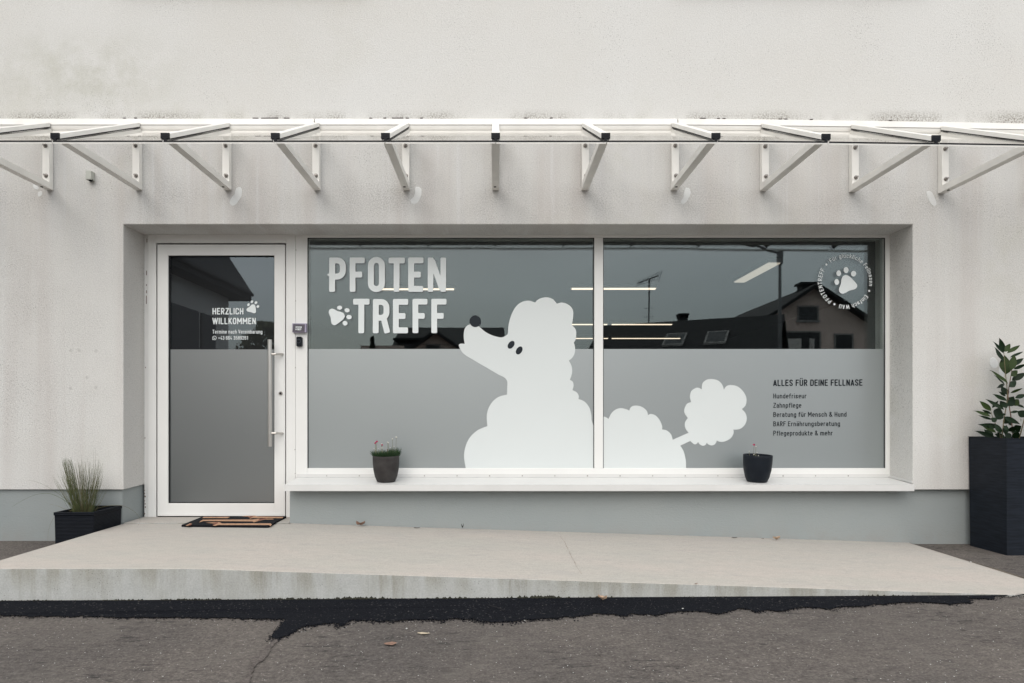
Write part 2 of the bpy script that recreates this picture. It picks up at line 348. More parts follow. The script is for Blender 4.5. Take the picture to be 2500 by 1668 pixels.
# ------------------------------------------------------------------ mesh helpers
class MB:
    def __init__(s): s.v = []; s.f = []; s.m = []; s.cur = 0
    def add(s, vs, fs):
        o = len(s.v); s.v += [tuple(p) for p in vs]; s.f += [tuple(i+o for i in f) for f in fs]; s.m += [s.cur]*len(fs); return s
    def box(s, x0, x1, y0, y1, z0, z1):
        return s.add([(x0,y0,z0),(x1,y0,z0),(x1,y1,z0),(x0,y1,z0),(x0,y0,z1),(x1,y0,z1),(x1,y1,z1),(x0,y1,z1)],
                     [(0,3,2,1),(4,5,6,7),(0,1,5,4),(1,2,6,5),(2,3,7,6),(3,0,4,7)])
    def hexa(s, p):      # 8 points, bottom ring then top ring
        return s.add(p, [(0,3,2,1),(4,5,6,7),(0,1,5,4),(1,2,6,5),(2,3,7,6),(3,0,4,7)])
    def quad(s, a, b, c, d): return s.add([a,b,c,d], [(0,1,2,3)])
    def tube(s, pts, rad, n=8, caps=True):
        pts = [Vector(p) for p in pts]
        if not hasattr(rad, '__len__'): rad = [rad]*len(pts)
        vs = []; prev = None
        for i, p in enumerate(pts):
            d = (pts[min(i+1, len(pts)-1)]-pts[max(i-1, 0)]).normalized()
            a = prev if prev is not None else (Vector((0,0,1)) if abs(d.z) < 0.9 else Vector((1,0,0)))
            x = (a-d*a.dot(d)).normalized(); y = d.cross(x); prev = x
            for k in range(n):
                t = 2*math.pi*k/n; vs.append(p+(x*math.cos(t)+y*math.sin(t))*rad[i])
        fs = []
        for i in range(len(pts)-1):
            for k in range(n):
                a = i*n+k; b = i*n+(k+1) % n; fs.append((a, b, b+n, a+n))
        if caps: fs.append(tuple(range(n))[::-1]); fs.append(tuple(range(len(vs)-n, len(vs))))
        return s.add(vs, fs)
    def lathe(s, prof, n=40, c=(0,0,0)):
        vs = []; fs = []
        for (r, z) in prof:
            for k in range(n):
                t = 2*math.pi*k/n; vs.append((c[0]+r*math.cos(t), c[1]+r*math.sin(t), c[2]+z))
        for i in range(len(prof)-1):
            for k in range(n):
                a = i*n+k; b = i*n+(k+1) % n; fs.append((a, b, b+n, a+n))
        return s.add(vs, fs)
    def build(s, name, m, parent=None, smooth=False, bevel=0.0, seg=2):
        me = bpy.data.meshes.new(name); me.from_pydata(s.v, [], s.f); me.update()
        mats = m if isinstance(m, (list, tuple)) else [m]
        for q in mats: me.materials.append(q)
        if len(mats) > 1:
            for p, i in zip(me.polygons, s.m): p.material_index = i
        bm = bmesh.new(); bm.from_mesh(me)
        if bevel:
            bmesh.ops.bevel(bm, geom=list(bm.edges), offset=bevel, segments=seg, affect='EDGES', profile=0.6)
        bmesh.ops.recalc_face_normals(bm, faces=bm.faces) if s.__dict__.get('recalc', True) else None
        bm.to_mesh(me); bm.free()
        if smooth:
            for p in me.polygons: p.use_smooth = True
        return link(name, me, parent)
def link(name, me, parent=None):
    o = bpy.data.objects.new(name, me); C.objects.link(o)
    if parent is not None:
        o.parent = parent
        w = parent
        off = Vector((0, 0, 0))
        while w is not None: off += Vector(w.location); w = w.parent
        o.location = -off if not parent.get('_local') else Vector((0, 0, 0))
    return o
def tag(o, label=None, cat=None, group=None, kind=None):
    for k, v in (('label', label), ('category', cat), ('group', group), ('kind', kind)):
        if v: o[k] = v
    return o
def empty(name, loc, label=None, cat=None, group=None, local=False):
    o = bpy.data.objects.new(name, None); C.objects.link(o); o.location = loc; o.empty_display_size = 0.1
    if local: o['_local'] = 1
    return tag(o, label, cat, group)
def struct(o): o['kind'] = 'structure'; return o
def copy_tree(o, parent=None):
    c = o.copy(); C.objects.link(c)
    if parent is not None: c.parent = parent
    for ch in o.children: copy_tree(ch, c)
    return c

def flat_poly(mb, loops, to3d):
    """fills flat 2-D loops (outer and separate) given through to3d"""
    for lp in loops:
        q = [p for i, p in enumerate(lp) if math.hypot(p[0]-lp[i-1][0], p[1]-lp[i-1][1]) > 1e-3]
        bm = bmesh.new(); vv = [bm.verts.new((p[0], p[1], 0)) for p in q]; fc = bm.faces.new(vv); fc.normal_update(); bm.verts.index_update()
        for i, v in enumerate(bm.verts): v.index = i
        bmesh.ops.triangulate(bm, faces=bm.faces, ngon_method='BEAUTY')
        mb.add([to3d(p[0], p[1]) for p in q], [tuple(v.index for v in f.verts) for f in bm.faces]); bm.free()

# -- filled outlines by marching squares over a signed distance: strokes and ellipses never overlap in one plane
def seg_d(PX, PY, a, b, hw, rc, ends):
    ax, ay = a; bx, by = b
    L = math.hypot(bx-ax, by-ay) or 1e-6; tx, ty = (bx-ax)/L, (by-ay)/L
    if ends:
        rc = min(rc, L/2)
        cx, cy = (ax+bx)/2, (ay+by)/2
        u = np.abs((PX-cx)*tx+(PY-cy)*ty)-(L/2-rc); w = np.abs(-(PX-cx)*ty+(PY-cy)*tx)-(hw-rc)
        return np.hypot(np.maximum(u, 0), np.maximum(w, 0))+np.minimum(np.maximum(u, w), 0)-rc
    t = np.clip((PX-ax)*tx+(PY-ay)*ty, 0, L)
    return np.hypot(PX-ax-t*tx, PY-ay-t*ty)-hw
def sdf_mesh(mb, fn, x0, x1, y0, y1, cell, to3d):
    nx = max(2, int(math.ceil((x1-x0)/cell))); ny = max(2, int(math.ceil((y1-y0)/cell)))
    xs = np.linspace(x0, x1, nx+1); ys = np.linspace(y0, y1, ny+1)
    PX, PY = np.meshgrid(xs, ys, indexing='ij'); D = fn(PX, PY)
    D = np.where(np.abs(D) < 1e-7, 1e-7, D)
    idx = {}; vs = []; fs = []
    def vert(key, x, y):
        if key not in idx: idx[key] = len(vs); vs.append(to3d(x, y))
        return idx[key]
    for i in range(nx):
        for j in range(ny):
            cs = [(i, j), (i+1, j), (i+1, j+1), (i, j+1)]
            d = [D[c] for c in cs]
            if min(d) > 0: continue
            poly = []
            for k in range(4):
                a, b = cs[k], cs[(k+1) % 4]; da, db = d[k], d[(k+1) % 4]
                if da < 0: poly.append(vert(a, xs[a[0]], ys[a[1]]))
                if (da < 0) != (db < 0):
                    t = da/(da-db); key = (min(a, b), max(a, b), 'e')
                    poly.append(vert(key, xs[a[0]]+(xs[b[0]]-xs[a[0]])*t, ys[a[1]]+(ys[b[1]]-ys[a[1]])*t))
            if len(poly) >= 3: fs.append(tuple(poly))
    mb.add(vs, fs)
def arc(cx, cy, rx, ry, a0, a1, n=8):
    return [(cx+rx*math.cos(R(a0+(a1-a0)*i/n)), cy+ry*math.sin(R(a0+(a1-a0)*i/n))) for i in range(n+1)]
def strokes_fn(strokes, hw, rc):
    segs = []
    for st in strokes:
        closed = st[0] == st[-1] and len(st) > 2
        st = [p for i, p in enumerate(st) if i == 0 or math.hypot(p[0]-st[i-1][0], p[1]-st[i-1][1]) > 1e-4]
        for i in range(len(st)-1):
            segs.append((st[i], st[i+1], (not closed) and (i == 0 or i == len(st)-2)))
    def fn(X, Y):
        D = np.full(X.shape, 1e9)
        for a, b, e in segs: D = np.minimum(D, seg_d(X, Y, a, b, hw, rc, e))
        return D
    return fn

# -- a condensed grotesque drawn as strokes: y up, cap height 1, x height .72
WD = 0.44
def glyphs():
    w = WD; h = 0.5; r = 0.15; xh = 0.72
    def bowl(x0, x1, y0, y1, rr=0.13):     # closed rounded rectangle
        rr = min(rr, (x1-x0)/2, (y1-y0)/2)
        p = arc(x1-rr, y1-rr, rr, rr, 0, 90, 5)+arc(x0+rr, y1-rr, rr, rr, 90, 180, 5)+arc(x0+rr, y0+rr, rr, rr, 180, 270, 5)+arc(x1-rr, y0+rr, rr, rr, 270, 360, 5)
        return p+[p[0]]
    s = 0.07; T = 1-s; B = s; l = s; rt = w-s
    G = {}
    cap = lambda st, wd=w: (st, wd)
    G['A'] = cap([[(0.05, 0), (w/2, T+.03), (w-0.05, 0)], [(0.12, .27), (w-.12, .27)]], w)
    G['B'] = cap([[(l, 0), (l, 1)], [(l, T)]+arc(rt-.12, .75, .12, .18, 90, -90, 6)+[(l, .54)], [(l+.1, .54), (rt-.13, .54)]+arc(rt-.13, .305, .14, .235, 90, -90, 6)+[(l, B)]])
    G['C'] = cap([[(rt, .66)]+arc(w/2, .80, .15, .13, 0, 180, 8)+arc(w/2, .20, .15, .13, 180, 360, 8)+[(rt, .34)]])
    G['D'] = cap([[(l, 0), (l, 1)], [(l, T)]+arc(rt-.15, .76, .15, .17, 90, 0, 5)+arc(rt-.15, .24, .15, .17, 0, -90, 5)+[(l, B)]])
    G['E'] = cap([[(l, 0), (l, 1)], [(l, T), (w-.05, T)], [(l, .52), (w-.09, .52)], [(l, B), (w-.05, B)]], w-.04)
    G['F'] = cap([[(l, 0), (l, 1)], [(l, T), (w-.05, T)], [(l, .50), (w-.09, .50)]], w-.05)
    G['H'] = cap([[(l, 0), (l, 1)], [(rt, 0), (rt, 1)], [(l, .51), (rt, .51)]])
    G['I'] = cap([[(l, 0), (l, 1)]], 2*s)
    G['K'] = cap([[(l, 0), (l, 1)], [(l+.02, .36), (w-.07, 1)], [(.17, .52), (w-.04, 0)]])
    G['L'] = cap([[(l, 0), (l, 1)], [(l, B), (w-.07, B)]], w-.05)
    G['M'] = cap([[(l, 0), (l, 1)], [(.58-s, 0), (.58-s, 1)], [(l, .97), (.29, .33), (.58-s, .97)]], .58)
    G['N'] = cap([[(l, 0), (l, 1)], [(rt, 0), (rt, 1)], [(l, .97), (rt, .03)]])
    G['O'] = cap([bowl(l, rt, B, T, .15)])
    G['P'] = cap([[(l, 0), (l, 1)], [(l, T)]+arc(rt-.14, .70, .14, .23, 90, -90, 8)+[(l, .47)]])
    G['R'] = cap([[(l, 0), (l, 1)], [(l, T)]+arc(rt-.14, .71, .14, .22, 90, -90, 8)+[(l, .49)], [(.20, .49), (w-.05, 0)]])
    G['S'] = cap([[(rt, .72)]+arc(w/2, .80, .145, .13, 0, 180, 8)+[(l+.02, .64), (rt-.02, .36)]+arc(w/2, .20, .145, .13, 0, -180, 8)+[(l, .28)]])
    G['T'] = cap([[(.01, T), (w-.01, T)], [(w/2, 0), (w/2, T)]], w)
    G['U'] = cap([[(l, 1)]+arc(w/2, .21, .15, .14, 180, 360, 8)+[(rt, 1)]])
    G['V'] = cap([[(.04, 1), (w/2, .03), (w-.04, 1)]])
    G['W'] = cap([[(.04, 1), (.19, .05), (.33, .92), (.47, .05), (.62, 1)]], .66)
    G['Z'] = cap([[(.03, T), (rt+.02, T), (l-.02, B), (w-.03, B)]], w-.02)
    lw = 0.40; lr = lw-s; XT = xh-s
    def low(st, wd=lw): return (st, wd)
    G['a'] = low([[(l+.01, .55)]+arc(lw/2, .55, .13, .10, 180, 0, 6)+[(lr, 0)], [(lr, .41), (l+.09, .40)]+arc(l+.12, .235, .12, .165, 100, 270, 6)+[(lr, .09)]])
    G['b'] = low([[(l, 0), (l, 1)], bowl(l, lr, B, XT)])
    G['c'] = low([[(lr, .48)]+arc(lw/2, .53, .13, .12, 0, 180, 6)+arc(lw/2, .19, .13, .12, 180, 360, 6)+[(lr, .25)]])
    G['d'] = low([[(lr, 0), (lr, 1)], bowl(l, lr, B, XT)])
    G['e'] = low([[(l, .36), (lr, .36), (lr, .50)]+arc(lw/2, .53, .13, .12, 0, 180, 6)+arc(lw/2, .19, .13, .12, 180, 330, 6)])
    G['f'] = low([[(.12, 0), (.12, .80)]+arc(.25, .80, .13, .13, 180, 90, 4)+[(.31, .93)], [(.01, .66), (.30, .66)]], .31)
    G['g'] = low([[(lr, xh)]+[(lr, .0)]+arc(lw/2, -.06, .13, .12, 0, -170, 6), bowl(l, lr, B, XT)])
    G['h'] = low([[(l, 0), (l, 1)], [(l, .52)]+arc(lw/2, .52, .13, .13, 180, 0, 6)+[(lr, 0)]])
    G['i'] = low([[(l, 0), (l, xh)], [(l, .86), (l, 1.0)]], 2*s)
    G['k'] = low([[(l, 0), (l, 1)], [(l+.02, .26), (lw-.05, xh)], [(.16, .42), (lw-.03, 0)]])
    G['l'] = low([[(l, 0), (l, 1)]], 2*s)
    G['m'] = low([[(l, 0), (l, xh)], [(l, .52)]+arc(.19, .52, .12, .13, 180, 0, 6)+[(.31, 0)], [(.31, .52)]+arc(.43, .52, .12, .13, 180, 0, 6)+[(.55, 0)]], .62)
    G['n'] = low([[(l, 0), (l, xh)], [(l, .52)]+arc(lw/2, .52, .13, .13, 180, 0, 6)+[(lr, 0)]])
    G['o'] = low([bowl(l, lr, B, XT)])
    G['p'] = low([[(l, -.26), (l, xh)], bowl(l, lr, B, XT)])
    G['r'] = low([[(l, 0), (l, xh)], [(l, .48)]+arc(.20, .52, .13, .13, 180, 90, 4)+[(.28, .65)]], .28)
    G['s'] = low([[(lr-.01, .50)]+arc(lw/2, .545, .12, .105, 0, 180, 6)+[(l+.03, .45), (lr-.03, .27)]+arc(lw/2, .175, .12, .105, 0, -180, 6)+[(l, .22)]], .39)
    G['t'] = low([[(.12, .92), (.12, .18)]+arc(.23, .18, .11, .11, 180, 270, 4)+[(.29, .07)], [(.01, .66), (.28, .66)]], .30)
    G['u'] = low([[(lr, 0), (lr, xh)], [(l, xh)]+arc(lw/2, .20, .13, .13, 180, 360, 6)+[(lr, .3)]])
    G['z'] = low([[(.03, XT), (lr, XT), (.05, B), (lw-.03, B)]], lw-.02)
    G['ä'] = (G['a'][0]+[[(.11, .86), (.11, 1.0)], [(.29, .86), (.29, 1.0)]], lw)
    G['ü'] = (G['u'][0]+[[(.11, .86), (.11, 1.0)], [(.29, .86), (.29, 1.0)]], lw)
    G['Ü'] = (G['U'][0]+[[(.13, 1.12), (.13, 1.26)], [(.31, 1.12), (.31, 1.26)]], w)
    G['1'] = cap([[(.24, 0), (.24, 1)], [(.24, .96), (.08, .82)]], .32)
    G['2'] = cap([[(l, .70), (l, .78)]+arc(w/2, .79, .15, .14, 180, 0, 8)+[(rt, .70), (l+.01, B), (w-.04, B)]])
    G['3'] = cap([[(l, .74)]+arc(w/2, .79, .14, .14, 180, 0, 8)+[(rt-.01, .64), (w/2-.02, .53), (rt, .44)]+arc(w/2, .21, .15, .14, 0, -180, 8)+[(l, .28)]])
    G['4'] = cap([[(.26, 1), (l, .26), (w-.01, .26)], [(.31, .45), (.31, 0)]])
    G['5'] = cap([[(w-.07, T), (l+.02, T), (l+.01, .50), (.12, .57)]+arc(w/2+.01, .42, .14, .17, 100, 0, 5)+arc(w/2, .21, .15, .14, 0, -180, 8)+[(l, .28)]])
    G['6'] = cap([[(rt, .74)]+arc(w/2, .79, .15, .14, 0, 180, 8)+[(l, .3)], bowl(l, rt, B, .58, .14)])
    G['8'] = cap([bowl(l+.01, rt-.01, .53, T, .13), bowl(l, rt, B, .52, .14)])
    G['9'] = cap([[(l, .26)]+arc(w/2, .21, .15, .14, 180, 360, 8)+[(rt, .7)], bowl(l, rt, .42, T, .14)])
    G['+'] = cap([[(.04, .45), (w-.04, .45)], [(w/2, .25), (w/2, .65)]], w)
    G['&'] = cap([[(w+.03, 0), (.13, .72)]+arc(.21, .83, .10, .10, 180, 0, 6)+[(.30, .72), (.09, .38)]+arc(.19, .21, .13, .14, 170, 300, 6)+[(.42, .42)]], w+.06)
    G[' '] = cap([], .17)
    return G
GL = glyphs()
def text_adv(t, gap): return sum(GL[c][1]+gap for c in t)-gap
def text_mesh(mb, t, u0, u1, vtop, vbot, y, weight=0.07, gap=0.085, slope=0.0):
    """t set between the measured picture columns and rows, on the plane y"""
    size = vbot-vtop; k = (u1-u0)/(text_adv(t, gap)*size)
    pen = 0.0
    for c in t:
        st, wd = GL[c]
        if st:
            st2 = [[(p[0]*k, p[1]) for p in s_] for s_ in st]
            fn = strokes_fn(st2, weight, 0.015)
            ys = [p[1] for s_ in st2 for p in s_]; xs = [p[0] for s_ in st2 for p in s_]
            ox = u0+pen*k*size
            sdf_mesh(mb, fn, min(xs)-.1, max(xs)+.1, min(ys)-.1, max(ys)+.1, 0.045,
                     lambda a, b_, ox=ox: P_(ox+a*size, vbot-b_*size+slope*(ox+a*size-u0), y))
        pen += wd+gap
def text_arc(mb, t, cu, cv, rad, size, a0, a1, y, weight=0.062, gap=0.08):
    """clockwise along a circle, angles from straight up"""
    n = text_adv(t, gap); pen = 0.0; k = R(a1-a0)*rad/(n*size)
    for c in t:
        st, wd = GL[c]
        if st:
            fn = strokes_fn([[(p[0]*k, p[1]) for p in s_] for s_ in st], weight, 0.015)
            ys = [p[1] for s_ in st for p in s_]; xs = [p[0]*k for s_ in st for p in s_]
            ang = R(a0)+(pen+wd/2)*k*size/rad; hw = wd*k/2
            def to(a, b_, ang=ang, hw=hw):
                dx = (a-hw)*size; rr = rad+b_*size
                return P_(cu+rr*math.sin(ang)+dx*math.cos(ang), cv-rr*math.cos(ang)+dx*math.sin(ang), y)
            sdf_mesh(mb, fn, min(xs)-.1, max(xs)+.1, min(ys)-.1, max(ys)+.1, 0.05, to)
        pen += wd+gap
def catmull(pts, n=6, closed=False):
    out = []; N_ = len(pts)
    rng = range(N_) if closed else range(N_-1)
    g = (lambda i: pts[i % N_]) if closed else (lambda i: pts[max(0, min(N_-1, i))])
    for i in rng:
        p0, p1, p2, p3 = g(i-1), g(i), g(i+1), g(i+2)
        for k in range(n):
            t = k/n
            out.append(tuple(0.5*((2*p1[j])+(-p0[j]+p2[j])*t+(2*p0[j]-5*p1[j]+4*p2[j]-p3[j])*t*t+(-p0[j]+3*p1[j]-3*p2[j]+p3[j])*t**3) for j in (0, 1)))
    if not closed: out.append(pts[-1])
    return out
def ell(cx, cy, a, b, rot, n=32):
    c, s = math.cos(R(rot)), math.sin(R(rot))
    return [(cx+a*math.cos(2*math.pi*i/n)*c-b*math.sin(2*math.pi*i/n)*s, cy+a*math.cos(2*math.pi*i/n)*s+b*math.sin(2*math.pi*i/n)*c) for i in range(n)]
PAW_PAD = [(-30,-190),(30,-165),(90,-110),(150,-45),(180,0),(175,45),(140,80),(70,100),(20,115),(-40,150),(-95,167),(-140,155),(-168,110),(-167,70),(-148,20),(-130,-30),(-122,-100),(-100,-155),(-65,-182)]
PAW_TOES = [(-210,-57,45,57,-5),(-173,-224,46,56,0),(-32,-285,48,59,0),(111,-215,50,55,15)]
def paw(mb, cu, cv, k, rot, y):
    c, s = math.cos(R(rot)), math.sin(R(rot))
    f = lambda p: (cu+k*(p[0]*c-p[1]*s), cv+k*(p[0]*s+p[1]*c))
    loops = [[f(p) for p in catmull(PAW_PAD, 4, True)]]
    for (x, yy, a, b, r_) in PAW_TOES: loops.append([f(p) for p in ell(x, yy, a, b, r_, 20)])
    flat_poly(mb, loops, lambda u, v: P_(u, v, y))

# ------------------------------------------------------------------ ground, ramp
XL, XR = -2.65, 2.97
FY = -1.40                                  # front edge of the concrete ramp
def gz(x, y):
    t = min(1, max(0, (x-XL)/(XR-XL))); s = min(1, max(0, y/FY))
    a = -0.125+(-0.152+0.125)*t; b = -0.174+(-0.140+0.174)*t
    return a+(b-a)*s
def rz(x): return 0.0 if x < -1.55 else -(x+1.55)*0.0315
def ground_pt(u, v, lift=0.0):
    z = -0.16
    for _ in range(6):
        d = (CAMZ-z)*F/(v-1010.0); x = (u-1210.0)*d/F; y = CAMY+d; z = gz(x, y)
    return Vector((x, y, z+lift))
xs = [-200, -60, -20, -9]+[-8+i*0.4 for i in range(41)]+[9, 20, 60, 200]
ys = [-200, -60, -25, -12, -8]+[-6+i*0.2 for i in range(31)]+[0.5]
g = MB()
vid = [[0]*len(ys) for _ in xs]
g.v = [(x, y, gz(x, y)) for x in xs for y in ys]
n_ = len(ys)
for i in range(len(xs)-1):
    for j in range(n_-1): g.f.append((i*n_+j, (i+1)*n_+j, (i+1)*n_+j+1, i*n_+j+1)); g.m.append(0)
struct(g.build('road', M['asphalt'], smooth=True))
# beyond the building there is ground too
back = MB(); back.quad((-200, 0.5, -0.15), (200, 0.5, -0.15), (200, 200, -0.15), (-200, 200, -0.15)); struct(back.build('ground', M['asphalt']))

# concrete ramp: level before the door, falling to the right; fine mesh so the edge can be a little worn
r_ = MB()
xr = [XL+(XR-XL)*i/140 for i in range(141)]
prof = []
for x in xr:
    z = rz(x); w = 0.0022*mnoise.noise(Vector((x*9, 0, 0)))
    prof.append([(x, 0.33, z), (x, FY+0.0025+w, z), (x, FY+w*.5, z-0.0025+w*.5), (x, FY, -0.30)])
for p in prof: r_.v += p
for i in range(140):
    for k in range(3): a = i*4+k; r_.f.append((a, a+1, a+5, a+4)); r_.m.append(0)
r_.f.append((0, 1, 2, 3)); r_.f.append((563, 562, 561, 560)); r_.m += [0, 0]
ramp_o = struct(r_.build('ramp', M['concrete'])); ramp_o['label'] = 'pale concrete ramp falling to the right before the shop front'
# side strip of the threshold inside the reveal stands slightly proud
th = MB(); th.box(-2.648, -1.475, 0.005, 0.30, 0.001, 0.006); th.build('threshold_slab', M['concrete'], ramp_o)
# cracks across the ramp (thin dark lines lying in the surface)
def crack(pts, w=0.0022, name='crack'):
    mb = MB(); P = []
    for (u, v) in pts:
        z = 0
        for _ in range(5):
            d = (CAMZ-z)*F/(v-1010.0); x = (u-1210.0)*d/F; z = rz(x)
        P.append(Vector((x, CAMY+d, z+0.0012)))
    Q = []
    for i in range(len(P)-1):
        for k in range(8):
            p = P[i].lerp(P[i+1], k/8); p.x += 0.006*mnoise.noise(p*25); Q.append(p)
    Q.append(P[-1])
    for i in range(len(Q)-1):
        a, b = Q[i], Q[i+1]; w1 = w*(0.4+abs(mnoise.noise(a*30))*1.8)
        mb.quad(a-Vector((w1, 0, 0)), a+Vector((w1, 0, 0)), b+Vector((w1, 0, 0)), b-Vector((w1, 0, 0)))
    return mb.build(name, M['crackmat'], ramp_o)
M['crackmat'] = mat('crack_shade', (0.26, 0.225, 0.19), 0.95, var=0.3, vscale=30)
crack([(1367, 1309), (1380, 1327), (1396, 1360), (1413, 1392), (1421, 1402)], 0.0015)

# tar strip poured along the ramp foot
def z1(p, s=2.798, x0=0, y0=1360): return [(a/s+x0, b/s+y0) for a, b in p]
low = z1([(0,410),(250,411),(500,413),(750,418),(1000,421),(1250,421),(1500,426),(1700,427),(1950,432),(1925,470),(1895,505),(1860,545),(1872,574),(1905,560),(1960,545),(2010,515),(2050,492),(2090,482),(2150,468),(2210,464),(2270,458),(2350,475)])
low += z1([(60,462),(110,458),(135,440),(160,430),(280,430),(400,436),(480,430),(560,422),(660,426),(770,428),(820,418),(900,419),(980,418),(1010,436),(1100,441),(1180,440),(1300,430),(1400,421),(1520,412),(1640,406),(1810,385),(1900,390),(1990,402),(2030,385),(2110,390),(2200,397),(2280,376),(2345,370)], 2.7326, 800, 1360)
low += z1([(60,590),(170,588),(260,598),(330,605),(390,590),(460,565),(520,578),(570,595),(620,580),(740,588),(800,572),(870,557),(960,562),(1060,572),(1100,560),(1300,550),(1500,531),(1620,526),(1790,536),(1900,536),(2000,531),(1968,505),(2040,500),(2140,510),(2160,492),(2240,484),(2350,482)], 2.7326, 1640, 1280)
t = MB(); Q = []
left_ext = [(-300, 1506), (-120, 1507)]
for (u, v) in left_ext+low:
    Q.append(ground_pt(u, v))
E = []
for i in range(len(Q)-1):
    n = max(1, int((Q[i+1]-Q[i]).length/0.012))
    for k in range(n):
        p = Q[i].lerp(Q[i+1], k/n); p.y += 0.016*mnoise.noise(p*32)+0.014*mnoise.noise(p*90); p.x += 0.006*mnoise.noise(p*70+Vector((9, 0, 0))); E.append(p)
lo = [(p.x, p.y) for p in E]
tx1 = 2.62
hi = []
x = tx1+0.9
while x > Q[0].x:
    hi.append((x, FY+0.012)); x -= 0.05
loop = [(p[0], p[1]) for p in lo]+hi
tris = geometry.tessellate_polygon([[Vector((p[0], p[1], 0)) for p in loop]])
bm = bmesh.new(); vv = [bm.verts.new((p[0], p[1], 0)) for p in loop]
for tr in tris:
    try: bm.faces.new([vv[i] for i in tr])
    except ValueError: pass
bmesh.ops.subdivide_edges(bm, edges=[e for e in bm.edges if e.calc_length() > 0.08], cuts=3, use_grid_fill=True)
for v in bm.verts:
    k = min(1.0, max(0.0, (FY+0.012-v.co.y)/0.03))
    v.co.z = gz(v.co.x, v.co.y)+0.006+(1-k)*0.004
bmesh.ops.recalc_face_normals(bm, faces=bm.faces)
me = bpy.data.meshes.new('tar_strip'); bm.to_mesh(me); bm.free(); me.materials.append(M['tar'])
for p in me.polygons:
    if p.normal.z < 0: p.flip()
tar = struct(link('tar_strip', me)); tar['label'] = 'black tar strip poured along the foot of the ramp'
# dirt gathered in the joint between ramp and asphalt at its right side
dj = MB()
for i in range(60):
    y0_ = 0.04-1.42*i/60; y1_ = 0.04-1.42*(i+1)/60; wa = 0.010+0.009*mnoise.noise(Vector((y0_*6, 2, 0))); wb_ = 0.010+0.009*mnoise.noise(Vector((y1_*6, 2, 0)))
    dj.quad((XR-.004, y0_, rz(XR)+.002), (XR-.004, y1_, rz(XR)+.002), (XR+wb_+.006, y1_, gz(XR, y1_)+.004), (XR+wa+.006, y0_, gz(XR, y0_)+.004))
M['dirt'] = mat('joint_dirt', (0.115, 0.095, 0.07), 0.95, var=0.4, vscale=12)
struct(dj.build('joint_dirt', M['dirt']))
# loose tar crumbs that break up the strip's outer edge
te = MB()
for p in E:
    if not (-3.2 < p.x < 3.1): continue
    for k in range(3 if p.y > -1.72 else 9):
        s_ = random.uniform(0.0015, 0.0055); q_ = p+Vector((random.gauss(0, .010), random.gauss(-.004, .012 if p.y > -1.72 else .02), 0)); q_.z = gz(q_.x, q_.y)+.003
        te.add([q_+Vector((s_*math.cos(a_+k), s_*math.sin(a_+k)*random.uniform(.6, 1.3), 0)) for a_ in (0, 1.5, 3.1, 4.6)]+[q_+Vector((0, 0, s_*.7))], [(0,1,4),(1,2,4),(2,3,4),(3,0,4)])
tag(te.build('tar_crumbs', M['tar']), 'loose black crumbs along the outer edge of the tar strip', 'tar crumbs', kind='stuff')
# crumbs of tar and moss in the joint between tar and concrete
cr = MB()
for i in range(1800):
    x = random.uniform(-3.0, 2.5); den = 1.0 if x < -0.6 else 0.55
    if random.random() > den: continue
    s = (1.0 if x < 0.6 else 0.5)*random.uniform(0.003, 0.011)*(0.5+1.1*abs(mnoise.noise(Vector((x*2.3, 5, 0))))*1.6)
    c = Vector((x, FY-0.002-random.uniform(0, 0.006), gz(x, FY)+0.006+s*0.4))
    ico = [(1,0,0),(-1,0,0),(0,1,0),(0,-1,0),(0,0,1),(0,0,-1)]
    vs_ = [c+Vector(q)*s*random.uniform(0.6, 1.2) for q in ico]
    cr.add(vs_, [(0,2,4),(2,1,4),(1,3,4),(3,0,4),(2,0,5),(1,2,5),(3,1,5),(0,3,5)])
M['moss'] = mat('moss_crumb', (0.020, 0.020, 0.012), 0.95, var=0.4, vscale=20)
co_ = cr.build('moss', M['moss']); tag(co_, 'dark moss and tar crumbs in the joint at the foot of the ramp', 'moss', kind='stuff')
# old seam running from the tar tongue towards the viewer
sm = [(1872,572),(1820,620),(1760,665),(1700,715),(1720,740),(1690,800),(1650,862),(1620,900)]
smr = [(1905,560),(1880,600),(1830,670),(1790,715),(1750,745),(1725,800),(1700,862),(1680,900)]
A_ = [ground_pt(*p, 0.004) for p in z1(sm)]; B_ = [ground_pt(*p, 0.004) for p in z1(smr)]
s_ = MB()
for i in range(len(A_)-1):
    for k in range(6):
        a0, a1 = A_[i].lerp(A_[i+1], k/6), A_[i].lerp(A_[i+1], (k+1)/6); b0, b1 = B_[i].lerp(B_[i+1], k/6), B_[i].lerp(B_[i+1], (k+1)/6)
        for q in (a0, a1): q.x += 0.018*mnoise.noise(Vector((q.y*17, 1, 0)))
        for q in (b0, b1): q.x += 0.022*mnoise.noise(Vector((q.y*23, 7, 0)))
        s_.quad(a0, b0, b1, a1)
struct(s_.build('asphalt_seam', M['seam']))

